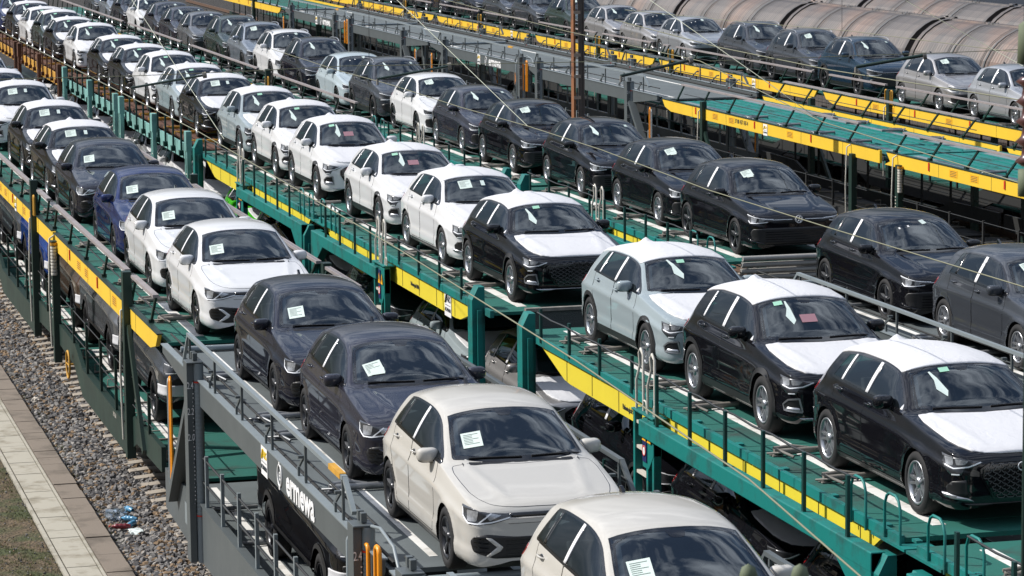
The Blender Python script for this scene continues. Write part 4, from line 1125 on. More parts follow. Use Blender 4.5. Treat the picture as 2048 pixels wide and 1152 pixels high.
    while k < L_-1:
        for sg in (-1, 1):
            g = MB(); g.tube([(sg*1.25, k, zl+.03), (sg*.7, k, zl+.04)], .022, 6); g.tube([(sg*1.2, k+.25, zl+.02), (sg*1.2, k+.25, zl+.13), (sg*1.05, k+.25, zl+.13)], .012, 5); g.bar((sg*1.2, k, zl+.015), (sg*1.2, k+.27, zl+.015), .03, .015)
            g.build('lower_wheel_stop', OLDT, r)
        k += 1.7
    for y in ysto:
        for sg in (-1, 1): chock(r, OLDT if not empty_deck else GALV, Y(y), sg, zd)
    for y in (1.4, 3.2, L_-3.2, L_-1.4): wheelset(r, 0, y)
    return r

def grey_unit(X, y0, y1, zd, ysto, label, cols, panel=None, rails=None, ends=(True, True), group='grey double-deck car wagons', rampend=None, railz=.58):
    r = empty('car_carrier_wagon', (X, y0, 0)); tag(r, label, 'rail wagon', group); Y = lambda y: y-y0; L_ = y1-y0; zl = .9
    deck(r, 0, L_, zd, GREYD, 'upper_deck', hw=1.44, edge=False, lw=.042); deck(r, 0, L_, zl, GREYD, 'lower_deck', hw=1.36, lw=.042)
    g = MB(); g.tube([(-1.3, L_-.25, zd+.05), (1.3, L_-.25, zd+.05)], .045, 8); g.build('end_tube', GREYL, r)
    for sg in (-1, 1):
        xx = sg*1.5
        g = MB(); c0, c1 = Y(min(c[0] for c in cols)), Y(max(c[0] for c in cols))
        g.prism([(0, zd+.10), (0, zd-.02), (c0-.3, zd-.24), (c1+.3, zd-.24), (L_, zd-.02), (L_, zd+.10)], 'x', xx-.025, xx+.025); gi = g.build('side_girder', GREY, r)
        g = MB(); g.box((xx-.05, 0, zd+.10), (xx+.05, L_, zd+.116)); g.build('girder_cap', GREYL, gi)
        g = MB(); g.tube([(sg*1.36, .1, zd+.03), (sg*1.36, L_-.1, zd+.03)], .03, 6); g.tube([(sg*1.41, .1, zd+.30), (sg*1.41, L_-.1, zd+.26)], .014, 6); g.build('side_pipe', DARKM, r)
        for a, b in (rails or [(y0+.5, y1-2)]):
            a, b = Y(a), Y(b); g = MB(); g.bar((xx, a, zd+railz), (xx, b, zd+railz), .06, .045); g.bar((xx, b, zd+railz), (xx, b+.5, zd+.12), .04, .04); g.bar((xx, a, zd+railz), (xx, a-.45, zd+.30), .05, .05); g.build('hand_rail', GREYL if sg < 0 else GREY, r)
            n_ = int((b-a)/1.85)
            for k in range(n_+1):
                yy = a+.1+(b-a-.2)*k/n_; g = MB(); g.box((xx-.014, yy-.02, zd+.1), (xx+.014, yy+.02, zd+railz)); g.build('rail_post', GREY, r)
                if k < n_:
                    g = MB(); yy += .55; g.bar((xx-sg*.06, yy+.25, zd+.12), (xx-sg*.03, yy-.28, zd+.36), .035, .022, up=(1, 0, 0)); g.box((xx-.04, yy-.33, zd+.35), (xx+.03, yy-.27, zd+.38)); g.box((xx-.01, yy-.14, zd+.05), (xx+.015, yy-.11, zd+.22)); g.build('swing_clamp', GREY, r)
        for cy, kd in cols:
            cy = Y(cy); g = MB(); g.box((sg*1.64-.045, cy-.06, .5), (sg*1.64+.045, cy+.22, zd+.33)); g.box((sg*1.52-.07, cy+.02, .5), (sg*1.52+.07, cy+.22, zd+.33)); g.box((sg*1.60-.09, cy-.1, zd+.33), (sg*1.60+.13*(-sg), cy+.2, zd+.35))
            for k in (0, .14): g.box((sg*1.56-.03, cy-.02+k, zd+.36), (sg*1.56+.03, cy+.06+k, zd+.46))
            ck = g.build('screw_column', GREY, r, bevel=.006)
            g = MB(); prof = []
            z = 1.15
            while z < zd+.10: prof += [(z, .060), (z+.02, .066), (z+.04, .060)]; z += .055
            g.lathe(prof, (sg*1.525, cy-.05, 0), 'z', 16); g.lathe([(.5, .062), (1.15, .062)], (sg*1.525, cy-.05, 0), 'z', 16); g.lathe([(zd+.10, .068), (zd+.33, .068)], (sg*1.525, cy-.05, 0), 'z', 16); g.build('ribbed_sleeve', GREYL, ck)
            g = MB(); 
            for z in (zd+.07, 1.13): g.lathe([(z, .070), (z+.02, .070)], (sg*1.525, cy-.05, 0), 'z', 16)
            g.build('red_band', REDP, ck)
            if sg < 0:
                for t_, z in (('2.4', zd+.03), ('2.2', zd-.32), ('2.0', zd-.67)): text_obj(t_, .13, WHITEP, ck, (-1.64, cy-.063, z), sx=.55, face='-y')
                g = MB()
                for k in range(28): g.box((-1.612, cy-.063, 1.3+k*.055), (-1.597-(.0 if k % 5 else .02), cy-.0605, 1.315+k*.055))
                g.build('scale_marks', WHITEP, ck)
            if kd:
                g = MB(); g.bar((sg*1.56, cy+.2*kd+.1, zd-.25), (sg*1.56, cy+2.1*kd, .95), .11, .20, up=(1, 0, 0)); g.build('diagonal_leg', GREY, r)
                for q in (0, .11):
                    loop(r, [(sg*1.60, cy+(2.0+q*1.2)*kd, 1.05), (sg*1.60, cy+(2.0+q*1.2)*kd, 2.62-q*.4), (sg*1.60, cy+(2.05+q*1.2)*kd, 2.68-q*.4), (sg*1.60, cy+(2.10+q*1.2)*kd, 2.62-q*.4), (sg*1.60, cy+(2.10+q*1.2)*kd, 1.05)], .020, ORANGE if q == 0 else GREYL)
        g = MB(); g.prism([(0, .60), (0, 1.30), (c0-.2, 1.30), (c1+.2, 1.30), (L_, 1.18), (L_, .60), (L_-2.4, .5), (2.4, .5)], 'x', xx-.03, xx+.03); g.box((xx-.06, .1, 1.30), (xx+.06, c1+.2, 1.315)); g.build('lower_sill', GREY, r)
        k = .9
        while k < L_-1.5:
            g = MB(); g.box((xx-.022, k-.03, 1.3), (xx+.022, k+.03, 2.0)); g.build('lower_post', GREYL, r); k += 1.25
        g = MB()
        for zz in (1.93, 1.6): g.tube([(xx, .9, zz), (xx, L_-2, zz)], .016, 6)
        g.build('lower_guard_wire', WIRE, r)
        g = MB()
        for q in (.3, .34, .38, .8, .85): g.box((xx-.034, L_*q, .75), (xx-.031, L_*q+.35, 1.05))
        if sg < 0: g.build('data_plate', GREYL, r)
        if sg < 0 and panel:
            loop(r, uloop(-1.56, .55, 2.2, zd+.16, .14), .022, ORANGE); loop(r, uloop(-1.56, .05, 2.2, zd+.24, .16), .026, ORANGE)
            loop(r, [(-1.62, .95, .9), (-1.66, .93, 2.0), (-1.66, .92, zd+.12), (-1.60, .98, zd+.22), (-1.52, 1.05, zd+.2)], .022, GREYL)
            loop(r, [(-1.5, .6, zd+.1), (-1.5, .5, zd+.34), (-1.5, .1, zd+.40), (-1.5, -.5, zd+.34), (-1.5, -.8, zd+.1)], .018, GREYL)
            g = MB(); g.box((-1.535, 1.9, zd+railz-.03), (-1.465, 2.5, zd+railz+.03)); g.build('yellow_marker', OCHRE, r)
    if panel:
        ars_panel(r, -1.53, Y(panel), zd-.055, .38)
        g = MB(); yy = Y(panel)-.98; zz = zd-.07
        g.tube([(-1.532, yy+.125*math.cos(t), zz+.125*math.sin(t)) for t in np.linspace(0, 2*math.pi, 25)], .011, 6, cap=False)
        g.box((-1.54, yy-.03, zz+.12), (-1.528, yy+.03, zz+.165)); g.box((-1.54, yy-.03, zz-.165), (-1.528, yy+.03, zz-.12)); lo = g.build('round_emblem', WHITEP, r)
        text_obj('e', .22, WHITEP, lo, (-1.533, yy, zz+.01)); text_obj('ermewa', .42, WHITEP, r, (-1.533, yy-1.22, zz+.0), sx=1.2, bold=.012)
    for y in ysto:
        for sg in (-1, 1): chock(r, GALV, Y(y), sg, zd)
        g = MB(); g.tube([(-.75, Y(y), zd+.055), (.1, Y(y), zd+.055)], .038, 8); g.tube([(-1.15, Y(y)+.1, zd+.05), (-.35, Y(y)+.1, zd+.045)], .025, 8); g.build('wheel_bar', GALV, r)
    k = 1.
    while k < L_-1:
        for sg in (-1, 1): g = MB(); g.tube([(sg*1.25, k, zl+.05), (sg*.55, k, zl+.05)], .03, 6); g.tube([(sg*1.2, k+.15, zl+.04), (sg*.8, k+.04, zl+.04)], .02, 5); g.build('lower_wheel_stop', GALV, r)
        k += 2.3
    for y in (1.2, 3.0, L_-3.0, L_-1.2): wheelset(r, 0, y)
    return r

def rust_unit(X, y0, y1, zd, ysto, label, fr, girder, group='weathered double-deck car wagons'):
    r = empty('car_carrier_wagon', (X, y0, 0)); tag(r, label, 'rail wagon', group); Y = lambda y: y-y0; L_ = y1-y0
    g = MB(); 
    for xx in (-.95, .95): g.box((xx-.30, .2, zd-.05), (xx+.30, L_-.2, zd-.01)); g.box((xx-.33, .2, zd-.01), (xx-.29, L_-.2, zd+.05)); g.box((xx+.29, .2, zd-.01), (xx+.33, L_-.2, zd+.05))
    d = g.build('upper_deck', RUST, r)
    g = MB(); k = .8
    while k < L_-.5: g.box((-1.38, k, zd-.12), (1.38, k+.12, zd-.06)); k += 1.4
    g.build('cross_member', RUST, d)
    for y in ysto:
        for q in (-.10, .06): g = MB(); g.box((-1.3, Y(y)+q, zd+.0), (1.3, Y(y)+q+.05, zd+.06)); g.build('wheel_beam', OCHRE, r)
    g = MB(); g.box((-1.3, .1, .82), (1.3, L_-.1, .88)); g.build('lower_deck', DGREEN, r)
    for sg in (-1, 1):
        g = MB(); g.prism([(.2, zd+.0), (.2, zd-.12), (1.2, zd-.36), (L_-1.2, zd-.36), (L_-.2, zd-.12), (L_-.2, zd+.0)], 'x', sg*1.46-.03, sg*1.46+.03); g.build('side_girder', girder, r)
        k = .7
        while k < L_-.5:
            g = MB(); g.box((sg*1.53-.022, k-.03, zd-.20), (sg*1.53+.022, k+.03, zd+.52)); g.prism([(k-.10, zd-.17), (k+.10, zd-.17), (k+.05, zd-.30), (k-.05, zd-.30)], 'x', sg*1.53-.06, sg*1.53+.06); g.build('stanchion', fr, r); k += 1.30
        g = MB(); g.tube([(sg*1.53, .6, zd+.50), (sg*1.53, L_-.6, zd+.50)], .014, 6); g.build('guard_wire', WIRE, r)
        for yc in (.5, L_*.48, L_-.5):
            g = MB()
            for q in (-.22, .22): g.bar((sg*1.62, yc+q, .8), (sg*1.60, yc+q*.45, zd+.05), .10, .11, up=(1, 0, 0))
            g.box((sg*1.60-.07, yc-.16, zd-.05), (sg*1.60+.07, yc+.16, zd+.42)); fo = g.build('forked_column', PTEAL if fr is not RUST else RUST, r, bevel=.008)
            g = MB()
            for k in range(5): g.box((sg*1.62-.03, yc-.18, 1.0+k*.34), (sg*1.62+.03, yc+.18, 1.03+k*.34))
            g.build('rungs', CREAM if fr is not RUST else RUST, fo)
        g = MB(); g.box((sg*1.45-.04, .2, .55), (sg*1.45+.04, L_-.2, 1.0)); g.build('lower_sill', DGREEN, r)
    for y in (1.2, 3.0, L_-3.0, L_-1.2): wheelset(r, 0, y)
    return r
# ================================================================== GROUND
def ray(u, v):
    a = (u-1024)/6243.1; b = -(v-576)/6243.1
    return rv*a + uv*b + f0
def at(u, v, Z=None, X=None, D=None):
    r = ray(u, v); k = (Z-CZ)/r.z if Z is not None else X/r.x if X is not None else D
    return Vector((0, 0, CZ))+r*k
def ground_mat(name, c0, c1, c2, s0, bump, s1=3.):
    m = bpy.data.materials.new(name); m.use_nodes = True; nt = m.node_tree; b = nt.nodes['Principled BSDF']; L = nt.links.new
    tc = N(nt, 'ShaderNodeTexCoord'); v = N(nt, 'ShaderNodeTexVoronoi'); v.inputs['Scale'].default_value = s0
    n = N(nt, 'ShaderNodeTexNoise'); n.inputs['Scale'].default_value = s1; n.inputs['Detail'].default_value = 8
    L(tc.outputs['Object'], v.inputs[0]); L(tc.outputs['Object'], n.inputs[0])
    r1 = N(nt, 'ShaderNodeValToRGB'); r1.color_ramp.elements[0].color = (*c0, 1); r1.color_ramp.elements[1].color = (*c1, 1)
    L(v.outputs['Color'], r1.inputs[0]); mx = N(nt, 'ShaderNodeMixRGB'); mx.inputs[2].default_value = (*c2, 1)
    r2 = N(nt, 'ShaderNodeValToRGB'); r2.color_ramp.elements[0].position = .45; r2.color_ramp.elements[1].position = .62
    L(n.outputs[0], r2.inputs[0]); L(r2.outputs[0], mx.inputs[0]); L(r1.outputs[0], mx.inputs[1]); L(mx.outputs[0], b.inputs['Base Color'])
    bp = N(nt, 'ShaderNodeBump'); bp.inputs['Strength'].default_value = bump; bp.inputs['Distance'].default_value = .05
    L(v.outputs['Distance'], bp.inputs['Height']); L(bp.outputs[0], b.inputs['Normal']); b.inputs['Roughness'].default_value = .95
    MATS[name] = m; return m
GRAVEL = ground_mat('ballast_gravel', (.05, .045, .04), (.26, .24, .22), (.10, .075, .05), 17, .8)
SOIL = ground_mat('dry_grass_soil', (.045, .034, .018), (.15, .105, .06), (.045, .055, .016), 22, .6, 1.4)
GRAVELD = ground_mat('shade_toned_ballast', (.012, .011, .010), (.055, .05, .045), (.02, .016, .012), 17, .8)  # darker ballast: the shade between the trains is put into its colour
def structure(name, mb, m, **k): o = mb.build(name, m, **k); o['kind'] = 'structure'; return o
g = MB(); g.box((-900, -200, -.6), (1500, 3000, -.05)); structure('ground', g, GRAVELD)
g = MB(); g.box((-60, 10, -.2), (4.66, 130, .06)); structure('grass_verge', g, SOIL)
g = MB(); g.box((5.62, 10, -.2), (6.5, 130, -.03)); structure('ballast_shoulder', g, GRAVEL); g = MB(); g.box((6.5, 10, -.3), (9.3, 130, .03)); structure('ballast_bed', g, GRAVEL)
r1 = random.Random(3)
PATHM = mat('pale_concrete_slab', (.37, .345, .285), rough=.9, dirt=(.23, .205, .155), nscale=2.2, bump=.2, bscale=40)
KERBM = mat('brown_aggregate_slab', (.20, .165, .132), rough=.95, dirt=(.115, .095, .075), nscale=1.3, bump=.4, bscale=70)
g = MB(); y = 12.
while y < 125:
    g.box((4.76, y, -.1), (5.18, y+.485, .085+r1.uniform(-.004, .004))); y += .495
y = 12.
while y < 125:
    g.box((4.68, y, -.1), (4.735, y+.98, .095)); g.box((5.195, y, -.1), (5.235, y+.98, .09)); y += .99
structure('path', g, PATHM)
g = MB(); y = 12.
while y < 125:
    l = .58; g.box((5.25, y, -.1), (5.61+r1.uniform(-.006, .006), y+l-.012, .10+r1.uniform(-.008, .01))); y += l
structure('kerb_slabs', g, KERBM)
# loose stones of the track bed
def stones(name, n, x0, x1, y0, y1, s0, s1, zf, m, seed, dens=1.0, kind='stuff'):
    rs = np.random.RandomState(seed)
    base = np.array([(1, 0, 0), (-1, 0, 0), (0, 1, 0), (0, -1, 0), (0, 0, 1), (0, 0, -1), (.7, .7, .5), (-.7, .6, .6), (.6, -.7, .55), (-.6, -.7, .5)], float)
    hull = bmesh.new(); [hull.verts.new(v) for v in base]; r_ = bmesh.ops.convex_hull(hull, input=hull.verts); hull.verts.index_update()
    F = [tuple(v.index for v in f.verts) for f in hull.faces]; hull.free()
    P = np.stack([rs.uniform(x0, x1, n), y0+(y1-y0)*rs.uniform(0, 1, n)**dens, np.zeros(n)], 1); P[:, 2] = zf(P[:, 0])+rs.uniform(-.02, .02, n)
    S = rs.uniform(s0, s1, n)[:, None]*rs.uniform(.6, 1.25, (n, 3)); A = rs.uniform(0, 6.28, n); B = rs.uniform(-.8, .8, n)
    V = base[None]*S[:, None]*rs.uniform(.8, 1.2, (n, len(base), 1))
    ca, sa, cb, sb = np.cos(A)[:, None], np.sin(A)[:, None], np.cos(B)[:, None], np.sin(B)[:, None]
    x = V[..., 0]*cb-V[..., 2]*sb; z = V[..., 0]*sb+V[..., 2]*cb; yy = V[..., 1]
    V = np.stack([x*ca-yy*sa, x*sa+yy*ca, z], -1)+P[:, None]
    nb = len(base); faces = []
    Fa = np.array(F); allf = (Fa[None]+(np.arange(n)*nb)[:, None, None]).reshape(-1, 3)
    me = bpy.data.meshes.new(name); me.from_pydata(V.reshape(-1, 3).tolist(), [], allf.tolist())
    o = link(name, me, m[0]); [me.materials.append(q) for q in m[1:]]
    me.polygons.foreach_set('material_index', np.repeat(rs.choice(len(m), n, p=[.34, .26, .2, .2][:len(m)]), len(F)).astype(np.int32))
    o['kind'] = kind; return o
ST = [mat('stone_grey', (.16, .152, .148), rough=.9), mat('stone_dark', (.07, .066, .066), rough=.9), mat('stone_brown', (.23, .155, .09), rough=.9), mat('stone_pale', (.28, .262, .24), rough=.9)]
bed = lambda x: np.where(x < 6.3, -.03+(x-5.62)*.08, .02)*(x < 6.45)+.01*(x >= 6.45)
stones('ballast_stones', 24000, 5.60, 6.95, 38, 76, .024, .062, bed, ST, 5, 1.25)
stones('ballast_stones', 5000, 5.60, 6.75, 76, 118, .03, .06, bed, ST, 6, 1.2)
# grass and litter on the verge
def tufts(name, n, y0, y1, seed):
    rs = np.random.RandomState(seed); vs = []; fs = []
    for i in range(n):
        if rs.rand() < .8: x = rs.uniform(3.2, 4.68)
        else: x = rs.uniform(5.60, 5.95)
        y = rs.uniform(y0, y1)
        if math.sin(x*3.1+y*.9)+math.sin(y*2.3-x) < -.2+rs.uniform(-1, 1): continue
        for k in range(5):
            a = rs.uniform(0, 6.28); h = rs.uniform(.015, .045); l = rs.uniform(.01, .04); b = len(vs)
            px, py = x+rs.uniform(-.03, .03), y+rs.uniform(-.03, .03); z0 = .06 if x < 5 else 0
            vs += [(px-.004*math.sin(a), py+.004*math.cos(a), z0), (px+.004*math.sin(a), py-.004*math.cos(a), z0), (px+l*math.cos(a), py+l*math.sin(a), z0+h)]
            fs.append((b, b+1, b+2))
    me = bpy.data.meshes.new(name); me.from_pydata(vs, [], fs); o = link(name, me, mat('dry_green_blades', (.09, .10, .03), rough=.9, dirt=(.16, .12, .055), nscale=1.5)); o['kind'] = 'stuff'
tufts('grass', 9000, 38, 62, 2)
stones('scattered_grit', 1500, 3.2, 4.68, 38, 62, .006, .02, lambda x: x*0+.07, [ST[3], ST[0], ST[2]] if False else ST, 9)
# rails, sleepers
SLEEP = mat('concrete_sleeper', (.34, .30, .25), rough=.9, dirt=(.20, .16, .12), nscale=1.6)
RAILM = mat('rail_steel', (.16, .10, .07), rough=.5, metal=.4)
TRK = dict(A=7.88, B=13.05, C=18.35, M=23.2, D=28.15, E=33.4, F=38.6, G=43.8)
for k, X in TRK.items():
    g = MB()
    for sg in (-1, 1): g.box((X+sg*.75-.035, 5, .01), (X+sg*.75+.035, 220, .17)); g.box((X+sg*.75-.07, 5, .0), (X+sg*.75+.07, 220, .03))
    structure('railway_rails', g, RAILM)
    if k != 'A':
        g = MB(); y = 12
        while y < 150: g.box((X-1.3, y, -.08), (X+1.3, y+.25, .012)); y += .63
        structure('railway_sleepers', g, SLEEP)
s0_ = None; y = 39.35; n = 0
while y < 76:
    if s0_ is None:
        g = MB(); g.prism([(-1.3, -.1), (-1.3, .06), (-.95, .09), (-.45, .06), (.45, .06), (.95, .09), (1.3, .06), (1.3, -.1)], 'y', 0, .25); o = g.build('railway_sleeper', SLEEP, bevel=.01); s0_ = o
    else: o = s0_.copy(); col.objects.link(o)
    o.location = (TRK['A'], y, 0); tag(o, 'pale concrete sleeper poking out of the ballast under the left-hand train', 'sleeper', 'sleepers under the left-hand train'); y += .63; n += 1

# ================================================================== TRAINS
grey_unit(TRK['A'], 29.4, 43.9, 2.87, (33.3, 36.6, 37.9, 41.2), 'nearest grey car-carrier wagon of the left-hand train, with the white ermewa lettering', ((30.0, 0), (40.7, 1)), panel=35.75, rails=[(31.2, 41.6)])
grey_unit(TRK['A'], 14.5, 28.9, 2.87, (22., 25.4), 'grey car-carrier wagon running out of the bottom edge under the cropped beige hatchback', ((27.8, 0), (17.5, 0)), rails=[(17, 26.6)])
steel_unit(TRK['A'], 44.2, 57.35, 2.946, (46.2, 48.3, 50.6, 52.6, 55.8), 'green and yellow wagon beneath the two white hatchbacks on the left-hand train', posts=((57.0, 2.95, 'jack'), (47.3, 3.60, 'brace')), rails=[(44.6, 46.9), (47.6, 57.2)], hb=54.9, tips=(True, False))
steel_unit(TRK['A'], 57.55, 71.3, 2.946, (60.2, 61.6, 65.3, 67.5), 'green and yellow wagon beneath the black cars on the left-hand train', posts=((60.4, 3.74, 'mast'),), rails=[(58.3, 60.0), (60.7, 69.6)], panel=64.2, tips=(False, True))
steel_unit(TRK['A'], 72.0, 99, 2.946, (77, 82, 88), 'farthest green and yellow wagon of the left-hand train, cut by the left edge', posts=((86, 3.7, 'mast'),), rails=[(73, 97)])
teal_unit(TRK['B'], 28.75, 43.45, 2.99, 37.0, False, (31.6, 33.2, 36.3, 38.0, 41.0, 42.0), 'teal and yellow wagon of the second train, nearest one carrying three wrapped cars')
teal_unit(TRK['B'], 14, 28.3, 2.99, 21., True, (23.5, 26.7), 'teal wagon of the second train running out of the bottom right corner')
teal_unit(TRK['B'], 45.3, 58.55, 2.99, 52.5, True, (47.9, 49.4, 52.3, 54.0, 57.3), 'teal and yellow wagon of the second train with a white ALTMANN panel on its girder', panel=(48.2, 0))
teal_unit(TRK['B'], 59.0, 73.2, 2.99, 66.6, False, (60.7, 63.4, 65, 68, 69.4, 72.1), 'teal and yellow wagon of the second train below the two white crossovers')
rust_unit(TRK['B'], 73.5, 86.3, 2.99, (75.6, 78.2, 79.8, 82.6, 84.3), 'weathered pale teal wagon of the second train with rusty deck, nearest of its kind', TEALD, PTEAL)
rust_unit(TRK['B'], 86.5, 99.5, 2.99, (89.3, 92, 94.4, 97), 'weathered pale teal wagon of the second train next to the orange one', TEALD, PTEAL)
rust_unit(TRK['B'], 100, 113.3, 2.99, (103, 106.8, 110), 'rusty orange wagon of the second train near the left edge', RUST, OCHRE)
rust_unit(TRK['B'], 113.6, 140, 2.99, (118, 123, 128, 133), 'farthest rusty wagon of the second train at the left edge', RUST, OCHRE)
grey_unit(TRK['C'], 33.2, 48.6, 2.73, (40.6, 42.1, 45.6, 47), 'grey car-carrier wagon of the third train at the right edge', ((34.3, 0), (44.7, 0)), rails=[(33.8, 46.3)], railz=.50)
teal_unit(TRK['C'], 50.45, 63.4, 2.9, 57.2, False, (52.6, 54.2, 57.1, 58.8, 62.3), 'green wagon of the third train carrying three black hatchbacks')
teal_unit(TRK['C'], 63.8, 78.3, 2.9, 72.2, True, (65, 67.7, 69.2, 72.5, 74.7, 77.2), 'green wagon of the third train below the white hatchback')
steel_unit(TRK['C'], 78.9, 93.5, 2.87, (82, 84, 87, 89, 92), 'green wagon with pink-grey guard rail under the dark crossovers, third train', posts=((79.6, 3.3, 'plain'), (92.6, 3.6, 'mast')), rails=[(80, 91.8)])
steel_unit(TRK['C'], 93.8, 108.6, 2.87, (97, 99, 102, 104), 'green wagon with guard rail under the white and silver crossovers, third train', posts=((107, 3.3, 'plain'),), rails=[(94.6, 107.5)])
steel_unit(TRK['C'], 109.2, 124, 2.87, (113, 118, 122), 'green wagon of the third train under the row of dark hatchbacks', posts=((116, 3.3, 'plain'),))
steel_unit(TRK['C'], 124.4, 152, 2.87, (128, 134, 140), 'farthest green wagon of the third train at the top edge', posts=((131, 3.3, 'plain'),))
steel_unit(TRK['D'], 53.0, 67.35, 2.9, (57.5, 60, 62.5), 'empty green and yellow wagon at the right edge', posts=((66.35, 2.78, 'jack'), (55, 2.8, 'jack')), rails=[(53.6, 66.2)], empty_deck=True, tips=(True, False), group='empty wagons on the fifth track')
steel_unit(TRK['D'], 67.65, 84.5, 2.9, (70.5, 73, 75.5, 78), 'empty green and yellow wagon with a white ALTMANN panel and a stencilled number', posts=((69.3, 2.78, 'plain'), (80.6, 3.2, 'jack2')), rails=[(69.0, 82.6)], panel=75.6, number='37 80 437 187-4', empty_deck=True, tips=(False, True), group='empty wagons on the fifth track')
g_ = 'empty wagons on the fifth track'
grey_unit(TRK['D'], 84.9, 98.9, 2.95, (), 'empty grey wagon meeting the green one, nearest grey wagon on the fifth track', ((87.4, -1), (97.4, 0)), rails=[(86.2, 98)], group=g_)
grey_unit(TRK['D'], 99.1, 113, 2.95, (), 'empty grey wagon on the fifth track with small ermewa lettering', ((99.6, 0), (110.4, 1)), rails=[(100.2, 111.5)], panel=105.6, group=g_)
grey_unit(TRK['D'], 113.4, 127.6, 2.95, (), 'empty grey wagon on the fifth track, third from the green one', ((117.2, -1), (127., 0)), rails=[(114.3, 127)], group=g_)
grey_unit(TRK['D'], 127.9, 142, 2.95, (), 'farthest empty grey wagon on the fifth track', ((130.2, 0), (140, 1)), rails=[(128.5, 141)], panel=134.6, group=g_)
steel_unit(TRK['D'], 143, 175, 2.95, (), 'distant green and yellow wagon at the top edge of the fifth track', posts=((150, 3.3, 'plain'),), group=g_)
ge = 'yellow-girder wagons on the sixth track'
for a, b, ps, pan, lb in ((55, 70.3, (58, 69.8), None, 'yellow-girder wagon of the sixth track cut by the right edge'), (70.6, 85.6, (80.2,), None, 'yellow-girder wagon under the two nearest silver hatchbacks'), (85.9, 101.5, (99.9,), 91.6, 'yellow-girder wagon under the dark blue and grey crossovers'), (101.8, 117.5, (108.6,), None, 'yellow-girder wagon under the far silver hatchbacks'), (118.2, 134, (126,), 121, 'yellow-girder wagon under the dark crossovers beside the rusty mast'), (134.4, 150, (140,), None, 'far yellow-girder wagon under dark cars at the top edge'), (150.4, 182, (160,), None, 'farthest yellow-girder wagon at the top edge')):
    steel_unit(TRK['E'], a, b, 2.88, [a+3+3.1*k for k in range(4)], lb, posts=[(p, 3.4, 'mast') for p in ps], panel=pan, rails=[(a+.5, ps[-1]-.4), (ps[-1]+.4, b-.6)], group=ge)

# covered wagons with ribbed arched roofs
HOP = mat('grey_corrugated_roof', (.20, .175, .16), rough=.55, metal=.2)
def hop_mat():
    m = HOP; nt = m.node_tree; b = nt.nodes['Principled BSDF']; L = nt.links.new; tc = N(nt, 'ShaderNodeTexCoord')
    mp = N(nt, 'ShaderNodeMapping'); mp.inputs['Scale'].default_value = (.35, 5.5, .35); n = N(nt, 'ShaderNodeTexNoise'); n.inputs['Scale'].default_value = 1.; n.inputs['Detail'].default_value = 5
    n2 = N(nt, 'ShaderNodeTexNoise'); n2.inputs['Scale'].default_value = .33; n2.inputs['Detail'].default_value = 7
    r = N(nt, 'ShaderNodeValToRGB'); e = r.color_ramp.elements; e[0].position = .36; e[0].color = (.085, .08, .08, 1); e[1].position = .66; e[1].color = (.15, .13, .12, 1)
    r2 = N(nt, 'ShaderNodeValToRGB'); r2.color_ramp.elements[0].position = .54; r2.color_ramp.elements[1].position = .74; mx = N(nt, 'ShaderNodeMixRGB'); mx.inputs[2].default_value = (.27, .155, .105, 1)
    ml = N(nt, 'ShaderNodeMath', operation='MULTIPLY'); 
    L(tc.outputs['Object'], mp.inputs[0]); L(mp.outputs[0], n.inputs[0]); L(tc.outputs['Object'], n2.inputs[0]); L(n.outputs[0], r.inputs[0]); L(n2.outputs[0], r2.inputs[0])
    L(r2.outputs[0], ml.inputs[0]); L(n.outputs[0], ml.inputs[1]); L(ml.outputs[0], mx.inputs[0]); L(r.outputs[0], mx.inputs[1]); L(mx.outputs[0], b.inputs['Base Color'])
hop_mat()
